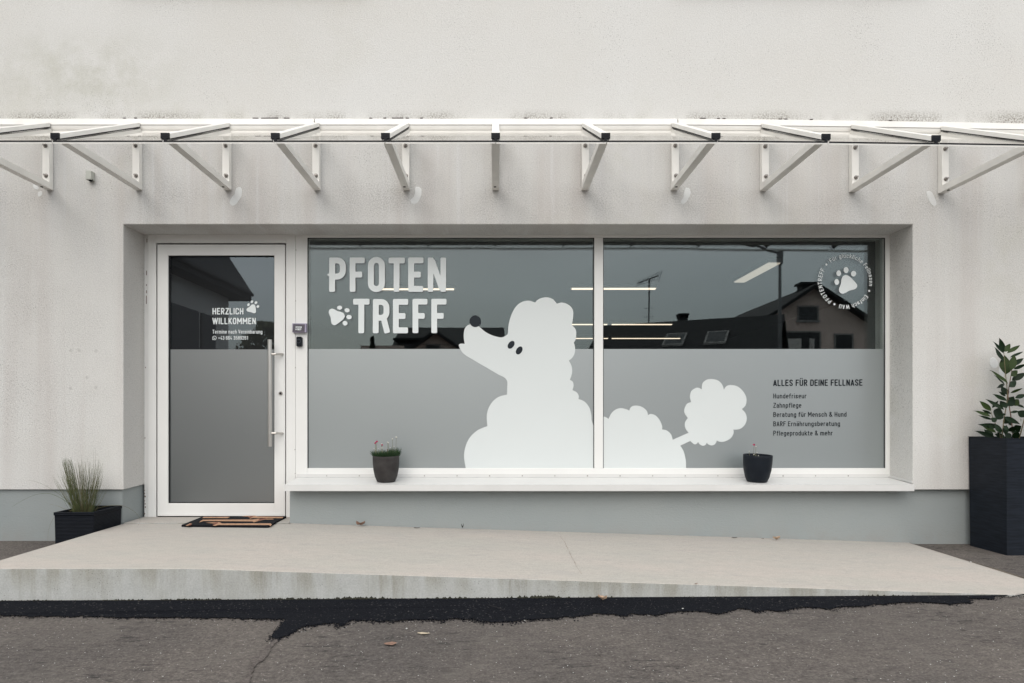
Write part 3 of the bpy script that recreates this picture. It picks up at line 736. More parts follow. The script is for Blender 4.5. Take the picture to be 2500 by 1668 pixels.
# ------------------------------------------------------------------ the shop building
D = 0.28                                     # depth of the reveal
shop = empty('shop_building', (0.16, 0, -0.15), 'off white rendered shop building with a wide window front and grey plinth', 'building')
OL, OR, OT, PB = XL, XR, 2.132, 0.2457
w = MB(); w.recalc = True
def wall_mesh():
    bm = bmesh.new()
    x = [-9, OL, OR, 9]; z = [PB, OT, 7.2]
    V = {}
    for i, a in enumerate(x):
        for k, b in enumerate(z): V[i, k] = bm.verts.new((a, 0, b))
    F_ = lambda *k: bm.faces.new(k)
    F_(V[0,0], V[1,0], V[1,1], V[0,1]); F_(V[0,1], V[1,1], V[1,2], V[0,2]); F_(V[1,1], V[2,1], V[2,2], V[1,2])
    F_(V[2,1], V[3,1], V[3,2], V[2,2]); F_(V[2,0], V[3,0], V[3,1], V[2,1])
    b = {(1,0): bm.verts.new((OL, D+.2, PB+0.012)), (1,1): bm.verts.new((OL, D+.2, OT)), (2,1): bm.verts.new((OR, D+.2, OT)), (2,0): bm.verts.new((OR, D+.2, PB+0.03))}
    F_(V[1,0], b[1,0], b[1,1], V[1,1]); F_(V[1,1], b[1,1], b[2,1], V[2,1]); F_(V[2,1], b[2,1], b[2,0], V[2,0])
    l0 = bm.verts.new((-9, 0.06, PB)); l1 = bm.verts.new((OL, 0.06, PB+0.003)); l1b = None
    F_(V[0,0], l0, l1, V[1,0])
    r0 = bm.verts.new((9, 0.06, PB)); r1 = bm.verts.new((OR, 0.06, PB)); F_(V[2,0], r1, r0, V[3,0])
    # underside of the reveal skin
    s0 = bm.verts.new((OL-0.05, D+.2, PB+0.012)); s1 = bm.verts.new((OL-0.05, 0.0601, PB+0.003))
    bm.edges.ensure_lookup_table()
    keys = {(1,0,1,1), (1,1,2,1), (2,1,2,0)}
    es = [e for e in bm.edges if {e.verts[0], e.verts[1]} in ({V[1,0], V[1,1]}, {V[1,1], V[2,1]}, {V[2,1], V[2,0]})]
    bmesh.ops.bevel(bm, geom=es, offset=0.006, segments=2, affect='EDGES', profile=0.5)
    bmesh.ops.recalc_face_normals(bm, faces=bm.faces)
    for f in bm.faces:
        if f.normal.y > 0.7: f.normal_flip()
    me = bpy.data.meshes.new('wall'); bm.to_mesh(me); bm.free(); me.materials.append(M['plaster']); return me
link('wall', wall_mesh(), shop)
# plinth: left, inside the reveal, the parapet under the window and right
pl = MB()
pl.quad((-9, 0.02, -0.4), (OL-0.018, 0.02, -0.4), (OL-0.018, 0.02, PB+0.01), (-9, 0.02, PB+0.01))
pl.quad((OL-0.018, 0.02, -0.4), (OL-0.018, D+0.2, -0.4), (OL-0.018, D+0.2, PB+0.02), (OL-0.018, 0.02, PB+0.01))
pl.build('plinth', M['plinth'], shop)
pr = MB(); PXL = X_(707, 0.045)
pr.box(PXL, 9.0, 0.045, D+0.06, -0.4, 0.262)
pr.build('parapet', M['plinth'], shop, bevel=0.004)
# touched up spots of paint
def blob(name, poly, y=-0.0016, n=6):
    mb = MB(); cu = sum(p[0] for p in poly)/len(poly); cv = sum(p[1] for p in poly)/len(poly)
    pts = catmull(poly, n, True)
    pts = [(p[0]+0.8*mnoise.noise(Vector((p[0]*.4, p[1]*.4, 1))), p[1]+0.8*mnoise.noise(Vector((p[0]*.4, p[1]*.4, 5)))) for p in pts]
    rim = len(pts); vs_ = [P_(u, v, 0.0008) for u, v in pts]+[P_(cu+(u-cu)*.9, cv+(v-cv)*.9, y) for u, v in pts]
    fs = [(i, (i+1) % rim, rim+(i+1) % rim, rim+i) for i in range(rim)]
    inner = [Vector((p[0], p[1], 0)) for p in [(cu+(u-cu)*.9, cv+(v-cv)*.9) for u, v in pts]]
    fs += [tuple(rim+i for i in tr) for tr in geometry.tessellate_polygon([inner])]
    mb.add(vs_, fs); return mb.build(name, M['patch'], shop, smooth=False)
for poly in ([(580,457),(588,457),(591,468),(589,480),(582,492),(574,501),(566,503),(560,495),(564,484),(572,474),(574,464)],
             [(1014,457),(1023,456),(1029,463),(1028,478),(1022,492),(1013,499),(1004,497),(1002,489),(1010,480),(1013,470)],
             [(1674,459),(1683,460),(1686,470),(1682,484),(1672,497),(1664,499),(1662,493),(1668,482),(1670,470)],
             [(2262,468),(2272,467),(2280,477),(2287,497),(2281,505),(2271,495),(2265,482)],
             [(2421,873),(2431,875),(2437,888),(2433,899),(2423,899),(2416,888)],
             [(2441,897),(2449,898),(2452,910),(2448,925),(2441,918),(2439,906)],
             [(84,447),(92,450),(95,459),(90,463),(80,457)], [(92,470),(102,467),(103,476),(94,481)]):
    blob('paint_patch', poly)
# far off the frame: two upstairs windows whose sills shade the top of the picture
for (a, b) in ((-2.62, -0.98), (1.30, 2.98)):
    up = MB(); up.box(a-0.06, b+0.06, -0.075, 0.02, 3.84, 3.87); up.build('upper_sill', M['sill'], shop)
    uw = MB(); uw.box(a, a+.06, -0.004, 0.02, 3.83, 5.2); uw.box(b-.06, b, -0.004, 0.02, 3.83, 5.2); uw.box(a+.06, b-.06, -0.004, 0.02, 5.14, 5.2); uw.box(a+.06, b-.06, -0.004, 0.02, 3.83, 3.89)
    uo = uw.build('upper_window', M['frame'], shop)
    ug = MB(); ug.box(a+.06, b-.06, 0.000, 0.018, 3.89, 5.14); ug.build('pane', M['hdark'], uo)

# ---- door
def bars(mb, rects, y0, y1):
    for (u0, u1, v0, v1) in rects: mb.box(X_(u0, y0), X_(u1, y0), y0, y1, Z_(v1, y0), Z_(v0, y0))
door = None
df = MB(); FYD = D
xl0, xl1, xl2 = X_(353.5, D), X_(360.5, D), X_(381.5, D)
xr1, xr2 = X_(697.5, D), X_(721, D)
zt0, zt1 = Z_(571, D), Z_(594, D)
df.box(xl1, xl2-0.002, D, D+0.09, 0.006, zt0); df.box(xr1+0.002, xr2, D, D+0.09, 0.006, zt0); df.box(xl2-0.002, xr1+0.002, D, D+0.09, zt1+0.002, zt0)
dframe = df.build('door_frame', M['frame'], shop, bevel=0.0025)
pk = MB(); pk.box(OL+0.0, xl1-0.001, D+0.012, D+0.07, 0.006, zt0-0.004); pk.build('packer_strip', M['frame'], dframe)
ch = MB()
for (u, v0, v1) in ((357.4, 661, 672), (357.6, 694, 698), (357.5, 709, 716), (357, 722, 742), (358.5, 583, 592), (355, 896, 899), (353.8, 1068, 1071)):
    p = P_(u, v0, D+0.0105); q = P_(u, v1, D+0.0105); ch.box(p.x-0.0025, p.x+0.002, D+0.0105, D+0.0125, q.z, p.z)
for k in range(9):
    u = 352+random.random()*3; v = 1195+random.random()*60; p = P_(u, v, D+0.0105); ch.box(p.x-0.003, p.x+0.003, D+0.0107, D+0.0125, p.z-0.006*random.random()-0.002, p.z+0.004)
ch.build('flaked_paint', M['paint_chip'], dframe)['kind'] = 'stuff'
dg = MB(); dg.box(xl2-0.002, xr1+0.002, D+0.03, D+0.045, 0.004, zt1+0.002); dgo = dg.build('door_gap', M['gasket'], dframe)
lf = MB(); ly = D-0.004
LU = (384.0, 695.5, 597.0, 1259.0); GU = (410.0, 669.5, 623.5, 1229.0)
lx0, lx1, lz1, lz0 = X_(LU[0], ly), X_(LU[1], ly), Z_(LU[2], ly), 0.014
gx0, gx1, gz1, gz0 = X_(GU[0], ly), X_(GU[1], ly), Z_(GU[2], ly), Z_(GU[3], ly)
lf.box(lx0, gx0, ly, D+0.075, lz0, lz1); lf.box(gx1, lx1, ly, D+0.075, lz0, lz1)
lf.box(gx0, gx1, ly, D+0.075, gz1, lz1); lf.box(gx0, gx1, ly, D+0.075, lz0, gz0)
leaf_o = lf.build('door', M['frame'], shop, bevel=0.002)
leaf_o['label'] = 'white framed glass door with lower half frosted'
wb = MB(); wb.box(lx0+0.02, lx1-0.02, ly-0.004, ly-0.0005, lz0+0.002, lz0+0.020); wb.build('weather_bar', M['frame'], leaf_o)
gs = MB()
for (a, b, c, d) in ((gx0, gx0+0.006, gz0, gz1), (gx1-0.006, gx1, gz0, gz1), (gx0+0.006, gx1-0.006, gz1-0.006, gz1), (gx0+0.006, gx1-0.006, gz0, gz0+0.006)): gs.box(a, b, ly+0.012, ly+0.02, c, d)
gs.build('glazing_gasket', M['gasket'], leaf_o)
GY = 0.300
def pane(name, x0, x1, z0, z1, y, m, parent):
    p = MB(); p.quad((x0, y, z0), (x1, y, z0), (x1, y, z1), (x0, y, z1)); return p.build(name, m, parent)
pane('pane', gx0, gx1, gz0, gz1, GY, M['glass_door'], leaf_o); pane('inner_pane', gx0, gx1, gz0, gz1, GY+0.024, M['glass_in'], leaf_o)
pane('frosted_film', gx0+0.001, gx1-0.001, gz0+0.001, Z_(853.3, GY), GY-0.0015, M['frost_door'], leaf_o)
DY = GY-0.004                                # plane of the stickers
tx = MB(); text_mesh(tx, 'HERZLICH', 518.5, 594.3, 752.3, 767.8, DY, 0.088); text_mesh(tx, 'WILLKOMMEN', 518.5, 624.5, 776.2, 791.6, DY, 0.088)
o = tx.build('lettering', M['letter'], leaf_o); o['label'] = 'white words HERZLICH WILLKOMMEN'
tx = MB(); text_mesh(tx, 'Termine nach Vereinbarung', 518.5, 640.3, 805.2, 814.7, DY, 0.070)
o = tx.build('lettering', M['letter'], leaf_o); o['label'] = 'white line Termine nach Vereinbarung'
tx = MB(); text_mesh(tx, '+43 664 3589261', 532.5, 605.3, 820.6, 829.6, DY, 0.070)
cu, cv = 523.4, 825.2
ringf = lambda X, Y: np.minimum(np.abs(np.hypot(X, Y)-4.5)-0.62, seg_d(X, Y, (-3.4, 3.0), (-4.7, 4.7), 0.7, 0.2, True))
sdf_mesh(tx, ringf, -6, 6, -6, 6, 0.3, lambda a, b: P_(cu+a, cv+b, DY))
ph = strokes_fn([[(-1.7, -1.5), (-1.3, 0.3), (0.1, 1.6), (1.9, 1.9)]], 0.75, 0.2)
sdf_mesh(tx, ph, -3, 3, -3, 3, 0.3, lambda a, b: P_(cu+a, cv+b, DY))
o = tx.build('lettering', M['letter'], leaf_o); o['label'] = 'white phone number with round handset icon'
tx = MB(); paw(tx, 615.3, 755.3, 0.0655, 37, DY); tx.build('paw_print', M['letter'], leaf_o)
# handle
hb = MB(); hy = D-0.075
hb.tube([(X_(658.3, hy), hy, Z_(829.5, hy)), (X_(658.3, hy), hy, Z_(1090.5, hy))], 0.0150, 20)
ho = hb.build('door_handle', M['steel'], leaf_o, smooth=False)
for v in (865, 1058):
    sb = MB(); z_ = Z_(v, ly)
    sb.tube([(X_(658.3, hy)+0.004, hy+0.004, Z_(v, hy)), (X_(672, hy), hy+0.004, Z_(v, hy)), (X_(690.5, ly), ly-0.002, z_)], 0.0088, 12); sb.build('handle_mount', M['steel'], leaf_o)
lk = MB(); c_ = P_(685.4, 960.6, ly)
lk.tube([(c_.x, ly+0.001, c_.z), (c_.x, ly-0.009, c_.z)], 0.0135, 20); lo_ = lk.build('lock', M['bolt'], leaf_o)
kh = MB(); kh.tube([(c_.x, ly-0.009, c_.z), (c_.x, ly-0.0105, c_.z)], 0.0075, 14); kh.box(c_.x-0.0015, c_.x+0.0015, ly-0.0116, ly-0.0105, c_.z-0.006, c_.z+0.006); kh.build('keyhole', M['gasket'], leaf_o)

# ---- shop window
wf = MB(); y0 = D+0.003
wx0, wxg = X_(721.6, y0), X_(750, y0); wxm0, wxm1 = X_(1451, y0), X_(1472.5, y0); wxr, wxe = X_(2162.5, y0), XR
wz1, wzg = OT+0.0, Z_(580, y0); wzb0, wzb = Z_(1157, y0), Z_(1143.5, y0)
wf.box(wx0, wxg, y0, y0+0.08, 0.24, wz1); wf.box(wxm0, wxm1, y0, y0+0.08, wzb, wzg); wf.box(wxr, wxe, y0, y0+0.08, wzb0-0.05, wz1)
wf.box(wxg, wxr, y0, y0+0.08, wzg, wz1); wf.box(wxg, wxr, y0, y0+0.08, wzb0-0.05, wzb)
win = wf.build('window', M['frame'], shop, bevel=0.0022)
win['label'] = 'wide shop window of two panes in a white frame'
gs = MB()
for (a, b) in ((wxg, wxm0), (wxm1, wxr)):
    for (p, q, c, d) in ((a, a+0.005, wzb, wzg), (b-0.005, b, wzb, wzg), (a+0.005, b-0.005, wzg-0.005, wzg)): gs.box(p, q, y0+0.010, y0+0.016, c, d)
gs.build('glazing_gasket', M['gasket'], win)
for k, (a, b) in enumerate(((wxg, wxm0), (wxm1, wxr))):
    pane('pane', a, b, wzb, wzg, GY, M['glass'], win); pane('inner_pane', a, b, wzb, wzg, GY+0.024, M['glass_in'], win)
    pane('frosted_film', a+0.001, b-0.001, wzb+0.0005, Z_(852.3, GY), GY-0.0015, M['frost'], win)
scw = MB()
for k in range(5):
    p = P_((722.5, 721.8, 721.0, 720.2, 720.5)[k], (610.5, 735, 898, 1098, 1156)[k], y0); scw.tube([(p.x, y0+.001, p.z), (p.x, y0-0.003, p.z)], 0.0033, 8)
scw.build('frame_screws', M['bolt'], win)['kind'] = 'stuff'
# sill
sy0, sy1 = -0.055, D+0.002; sz0, sz1 = 0.284, Z_(1166, D)
SLF, SRF = X_(694, sy0), X_(2232, sy0)
slm = MB()
slm.hexa([(SLF, sy0, sz0-0.004), (SRF, sy0, sz0-0.004), (OR, sy1, sz1-0.004), (X_(725, D), sy1, sz1-0.004),
          (SLF, sy0, sz0), (SRF, sy0, sz0), (OR, sy1, sz1), (X_(725, D), sy1, sz1)])
slm.box(SLF, SRF, sy0-0.003, sy0, sz0-0.044, sz0+0.0005)
slm.box(X_(725, D), OR, sy1-0.006, sy1, sz1+0.0005, Z_(1157.5, D))
sill = slm.build('window_sill', M['sill'], shop)
ed = MB(); ed.hexa([(OR-0.012, sy0+0.05, sz0+.006), (OR-0.002, sy0+0.05, sz0+.006), (OR-0.002, sy1, sz1+.002), (OR-0.012, sy1, sz1+.002), (OR-0.012, sy0+0.05, sz0+.020), (OR-0.002, sy0+0.05, sz0+.020), (OR-0.002, sy1, sz1+.016), (OR-0.012, sy1, sz1+.016)])
ed.build('edge_strip', M['sill'], sill)
for i in range(18):
    u = 797.5+i*79.6
    if u > 2150: break
    m_ = MB(); p = P_(u, 1162, sy1-0.006); m_.lathe([(0.0048, 0), (0.0040, 0.0022), (0.0008, 0.0030)], 10)
    o = m_.build('screw', M['bolt'] if random.random() < .5 else M['galv2'] if 'galv2' in M else M['bolt'], sill)
    o.location = Vector(o.location)+Vector((p.x, sy1-0.006, p.z)); o.rotation_euler = (R(90), 0, 0)
    o.scale = (0.75+random.random()*.4,)*3

# ---- poodle sticker
def zp(p): return (p[0]/2.9375+1080, p[1]/2.9375+700)
runs = [[(168,1302),(155,1220),(165,1150),(195,1085),(245,1035),(290,1012),(323,1001)],
 [(323,1001),(318,930),(330,875),(360,825),(405,790),(464,774)],
 [(464,774),(465,720),(466,690),(460,668),(440,650),(400,630),(340,595),(280,560),(220,525),(160,488),(135,460),(120,430),(119,416),(132,409),(160,410)],
 [(160,410),(153,360),(158,310),(175,282),(203,268)],
 [(203,268),(236,262),(262,285)],
 [(262,285),(310,325),(360,350),(420,364),(455,352),(470,335),(472,300),(480,250),(500,190),(530,140),(570,110),(620,100),(664,114)],
 [(664,114),(690,90),(740,76),(790,88),(821,122)], [(821,122),(860,114),(905,130),(935,165),(938,215),(928,275)],
 [(928,275),(955,305),(960,345),(955,380),(943,401)], [(943,401),(952,440),(948,480),(932,510),(907,531)],
 [(907,531),(925,565),(931,605),(925,640),(914,668)], [(914,668),(935,682),(941,710),(933,742)],
 [(933,742),(965,760),(978,785),(976,806)], [(976,806),(1020,825),(1055,870),(1069,925),(1071,960),(1086,1000)]]
def outline(runs, tail):
    out = []
    for r in runs: out += catmull(r, 5)[:-1]
    out.append(runs[-1][-1]); out += tail
    return [zp(p) for p in out]
body1 = outline(runs, [(1089.5, 1004), (1089.5, 1302)])
zbp = lambda u, v: P_(u, min(v, 1143.2), DY)
pm = MB(); flat_poly(pm, [body1], zbp); o = pm.build('poodle_sticker', M['white'], win); o['label'] = 'white poodle silhouette, head and chest'
runs2 = [[(1146,931),(1170,935),(1191,949)],[(1191,949),(1215,905),(1250,878),(1285,872),(1320,880),(1339,889)],
 [(1339,889),(1355,862),(1390,853),(1430,862),(1465,890),(1475,923)],[(1475,923),(1495,913),(1530,925),(1560,960),(1576,1000),(1575,1024)],
 [(1575,1024),(1610,1032),(1640,1060),(1652,1098)],[(1652,1098),(1766,1048)],[(1766,1048),(1742,1015),(1740,975),(1760,942)],
 [(1760,942),(1738,910),(1735,880),(1755,840),(1785,828)],[(1785,828),(1775,790),(1785,750),(1815,728),(1840,726),(1860,737)],
 [(1860,737),(1865,695),(1895,668),(1937,663),(1980,675),(2008,705),(2019,739)],[(2019,739),(2040,712),(2075,706),(2120,718),(2160,755),(2181,800),(2175,850),(2148,878)],
 [(2148,878),(2175,910),(2183,950),(2170,990),(2140,1018),(2105,1026),(2087,1025)],[(2087,1025),(2088,1055),(2065,1090),(2025,1110),(1990,1113),(1969,1104)],
 [(1969,1104),(1955,1130),(1930,1139),(1905,1130),(1898,1118)],[(1898,1118),(1885,1137),(1865,1141),(1845,1130),(1834,1115)],
 [(1834,1115),(1822,1128),(1805,1130),(1778,1107)],[(1778,1107),(1706,1141)],[(1706,1141),(1730,1180),(1745,1240),(1748,1302)]]
body2 = outline(runs2, [(1152.0, 1302), (1152.0, 935)])
body2 = [(max(p[0], 1473.0), p[1]) for p in body2]
pm = MB(); flat_poly(pm, [body2], zbp); o = pm.build('poodle_sticker', M['white'], win); o['label'] = 'white poodle silhouette, back and pompom tail'
pm = MB(); flat_poly(pm, [[zp(p) for p in ell(236, 248, 41.5, 42, 0, 48)]], lambda u, v: P_(u, v, DY-0.0015)); pm.build('poodle_nose', M['black'], win)
for (a, b) in ((493, 417), (551, 457.5)):
    pm = MB(); flat_poly(pm, [[zp(p) for p in ell(a, b, 31.5, 20.5, -53 if a < 500 else -58, 32)]], lambda u, v: P_(u, v, DY-0.0015)); pm.build('poodle_eye', M['black'], win)

# ---- PFOTEN TREFF
def zl(p): return (p[0]/3.9167+730, p[1]/3.9167+560)
big = {}
def L_(name, strokes, w_=28.0, rc=11, extra=None): big[name] = (strokes, w_, rc, extra)
def Ebars(x, x1, xm, y0, y1, F_=False):
    s = [[(x, y0), (x, y1)], [(x-27, y0+27), (x1, y0+27)], [(x-20, (y0+y1)/2-1), (xm, (y0+y1)/2-1)]]
    if not F_: s.append([(x-27, y1-28), (x1-2, y1-28)])
    return s
letters = []
P0 = [[(317, 270), (316, 598)], [(290, 298), (366, 298)]+arc(366, 352, 53, 54, -90, 0, 8)+arc(362, 392, 57, 60, 0, 90, 8)+[(320, 452)]]
letters.append((P0, 28.3, [(267, 434), (290, 417), (300, 434), (290, 452)]))
letters.append((Ebars(512, 628, 604, 270, 598, True), 27.5, None))
rr = 52
letters.append(([(lambda a: a+[a[0]])(arc(740, 347, 53, 54, 0, -180, 12)+arc(740, 518, 53, 54, 180, 0, 12))], 28.3, None))
letters.append(([[(857, 298), (1012, 298)], [(934, 285), (932, 598)]], 28, None))
letters.append((Ebars(1072, 1190, 1164, 270, 598), 28, None))
letters.append(([[(1259, 270), (1257, 598)], [(1380, 270), (1378, 598)], [(1270, 292), (1368, 576)]], 27, None))
letters.append(([[(517, 692), (674, 692)], [(596, 680), (595, 994)]], 28, None))
letters.append(([[(735, 667), (733, 994)], [(708, 695), (778, 695)]+arc(784, 748, 52, 53, -90, 0, 8)+[(836, 790)]+arc(788, 792, 48, 54, 0, 90, 6)+[(740, 846)], [(806, 838), (845, 992)]], 28, None))
letters.append((Ebars(926, 1044, 1018, 667, 994), 28, None))
letters.append((Ebars(1113, 1228, 1202, 665, 993, True), 27.5, None))
letters.append((Ebars(1293, 1410, 1383, 665, 993, True), 27.5, None))
for (st, hw, extra) in letters:
    mb = MB(); f0 = strokes_fn(st, hw, 12)
    if extra:
        f1 = strokes_fn([[(278, 434), (304, 434)]], 8, 7)
        ff = lambda X, Y: np.minimum(np.minimum(f0(X, Y), f1(X, Y)), np.maximum(np.abs(Y-434)-(X-266)*0.62, X-300))
    else: ff = f0
    a = [p for s__ in st for p in s__]
    sdf_mesh(mb, ff, min(p[0] for p in a)-(60 if extra else 34), max(p[0] for p in a)+34, min(p[1] for p in a)-34, max(p[1] for p in a)+34, 4.2,
             lambda x_, y_: P_(*zl((x_, y_)), DY))
    mb.build('letter', M['letter'], win)
mb = MB(); cc = zl((352, 838)); paw(mb, cc[0], cc[1], 0.44/3.9167, 97, DY); mb.build('paw_print', M['letter'], win)
# roundel
mb = MB(); cu, cv = 2064.6, 687.0
text_arc(mb, 'Für glückliche Fellnasen', cu, cv, 57.5, 10.4, -38.5, 101, DY, 0.072)
o = mb.build('lettering', M['letter'], win); o['label'] = 'white curved words Für glückliche Fellnasen'; mb = MB()
text_arc(mb, 'Einfach WAU', cu, cv, 57.5, 10.4, 124, 195, DY, 0.072)
o = mb.build('lettering', M['letter'], win); o['label'] = 'white curved words Einfach WAU'; mb = MB()
text_arc(mb, 'PFOTENTREFF', cu, cv, 57.5, 10.4, 215, 299.5, DY, 0.072)
o = mb.build('lettering', M['letter'], win); o['label'] = 'white curved word PFOTENTREFF'
flat_poly_ = lambda a: (lambda m: (flat_poly(m, [[(cu+62.3*math.sin(R(a))+p[0], cv-62.3*math.cos(R(a))+p[1]) for p in ell(0, 0, 2.6, 2.6, 0, 14)]], lambda u, v: P_(u, v, DY)), m.build('dot', M['letter'], win)))(MB())
for a in (-48.8, 112, 206): flat_poly_(a)
if 0: flat_poly(mb, [[(cu+62.3*math.sin(R(a))+p[0], cv-62.3*math.cos(R(a))+p[1]) for p in ell(0, 0, 2.6, 2.6, 0, 14)] for a in (-48.8, 112, 206)], lambda u, v: P_(u, v, DY))
mb = MB(); paw(mb, 2069.8, 695.8, 1/7.84, 0, DY); mb.build('paw_print', M['letter'], win)
for (t_, u1, va, vb, wg) in (('ALLES FÜR DEINE FELLNASE', 2106, 927.3, 942.6, .078), ('Hundefriseur', 1969.2, 961, 973, .060), ('Zahnpflege', 1956.8, 983.7, 995.7, .060),
                      ('Beratung für Mensch & Hund', 2067.2, 1006.2, 1018.3, .060), ('BARF Ernährungsberatung', 2051.3, 1029, 1041, .060), ('Pflegeprodukte & mehr', 2033.2, 1051.8, 1063.8, .060)):
    mb = MB(); text_mesh(mb, t_, 1888, u1, va, vb, DY, wg, slope=-0.004); o = mb.build('lettering', M['ink'], win); o['label'] = 'black line '+t_

# ------------------------------------------------------------------ glass canopy
canopy = empty('glass_canopy', (0, -0.02, 2.37), 'glass canopy on white steel brackets above the shop front', 'canopy')
def sag(x):                                   # the right third droops a little
    t = max(0.0, x-1.25)/2.5; return -0.034*t**1.4
BW = 0.0245
zg = lambda y: 2.345+(y+0.96)*0.498           # glass surface
def bracket_at(k):
    x = k*0.634; s = sag(x)
    b = MB()
    b.box(x-BW, x+BW, -0.050, -0.004, 2.372+s, 2.80+s)                               # leg on the wall
    zt = lambda y: zg(y)-0.010+s
    pr_ = [(-0.0505, 2.372), (-0.880, 2.372), (-0.872, 2.3775), (-0.792, 2.418), (-0.0505, 2.418)]
    b.add([(x-BW, p, q_+s) for p, q_ in pr_]+[(x+BW, p, q_+s) for p, q_ in pr_], [(4,3,2,1,0), (5,6,7,8,9)]+[(i, (i+1) % 5, 5+(i+1) % 5, 5+i) for i in range(5)])
    b.hexa([(x-BW+.001, -0.790, 2.4185+s), (x+BW-.001, -0.790, 2.4185+s), (x+BW-.001, -0.051, zt(-0.051)-0.05), (x-BW+.001, -0.051, zt(-0.051)-0.05),
            (x-BW+.001, -0.789, zt(-0.789)-.002), (x+BW-.001, -0.789, zt(-0.789)-.002), (x+BW-.001, -0.051, zt(-0.051)-.002), (x-BW+.001, -0.051, zt(-0.051)-.002)])
    o = b.build('bracket', M['canopy'], canopy, bevel=0.002)
    g_ = MB(); za = lambda y: zg(y)+s
    g_.hexa([(x-.022, -0.93, za(-.93)+.001), (x+.022, -0.93, za(-.93)+.001), (x+.022, -0.035, za(-.035)+.001), (x-.022, -0.035, za(-.035)+.001),
             (x-.022, -0.93, za(-.93)+.007), (x+.022, -0.93, za(-.93)+.007), (x+.022, -0.035, za(-.035)+.007), (x-.022, -0.035, za(-.035)+.007)])
    g_.build('gasket_strip', M['gasket'], o)
    c = MB()
    c.hexa([(x-.0235, -0.925, za(-.925)+.0075), (x+.0235, -0.925, za(-.925)+.0075), (x+.0235, -0.035, za(-.035)+.0075), (x-.0235, -0.035, za(-.035)+.0075),
            (x-.0235, -0.925, za(-.925)+.036), (x+.0235, -0.925, za(-.925)+.036), (x+.0235, -0.035, za(-.035)+.036), (x-.0235, -0.035, za(-.035)+.036)])
    c.build('pressure_cap', M['canopy'], o, bevel=0.0015)
    e = MB(); e.box(x-.0255, x+.0255, -0.934, -0.9255, za(-.925)+.006, za(-.925)+.0375); e.box(x-.014, x+.014, -0.936, -0.9345, za(-.925)+.018, za(-.925)+.0215)
    e.box(x-.008, x+.008, -0.934, -0.9255, za(-.925)-.012, za(-.925)+.0055)
    e.build('end_cap', M['blackcap'], o)
    for (bz, dx) in ((2.672, -0.002), (2.461, 0.003)):
        t_ = MB(); cx = x+dx
        t_.tube([(cx, -0.0502, bz+s), (cx, -0.052, bz+s)], 0.0150, 14); t_.tube([(cx, -0.052, bz+s), (cx, -0.061, bz+s)], 0.0115, 6); t_.tube([(cx, -0.061, bz+s), (cx, -0.076, bz+s)], 0.0065, 8)
        t_.build('bolt', M['bolt'], o)
    if k in (-5, -3, -1, 2, 5, 0):
        h = MB(); h.tube([(x-.004, -0.085, 2.3722+s), (x-.004, -0.085, 2.369+s)], 0.009, 12); h.build('drain_plug', M['gasket'], o)
for k in range(-7, 8): bracket_at(k)
# panes between the brackets, each a sheet with real thickness, lapping slightly unevenly
for k in range(-7, 7):
    x0, x1 = k*0.634+0.003, (k+1)*0.634-0.003
    j = random.uniform(-0.004, 0.004)
    p = MB(); ya, yb = -0.957+j, -0.030
    for (xx) in (0,): pass
    lo4 = [(x0, ya, zg(ya)-.0095+sag(x0)), (x1, ya, zg(ya)-.0095+sag(x1)), (x1, yb, zg(yb)-.0095+sag(x1)), (x0, yb, zg(yb)-.0095+sag(x0))]
    hi4 = [(a, b, c+.0095) for a, b, c in lo4]
    p.cur = 0; p.add(lo4+hi4, [(4,5,6,7)])                     # upper face only carries the glass look
    p.cur = 1; p.add(lo4+hi4, [(0,1,5,4)])
    p.recalc = False
    p.build('glass_pane', [M['roofglass'], M['glassedge']] if 'glassedge' in M else [M['roofglass'], M['gasket']], canopy)
    q = MB(); q.hexa([(x0, ya+.002, zg(ya)-.0165+sag(x0)), (x1, ya+.002, zg(ya)-.0165+sag(x1)), (x1, ya+.018, zg(ya)-.0085+sag(x1)), (x0, ya+.018, zg(ya)-.0085+sag(x0)),
                      (x0, ya+.002, zg(ya)-.0100+sag(x0)), (x1, ya+.002, zg(ya)-.0100+sag(x1)), (x1, ya+.018, zg(ya)-.0020+sag(x1)), (x0, ya+.018, zg(ya)-.0020+sag(x0))])
    q.build('drip_strip', M['canopy'], canopy)
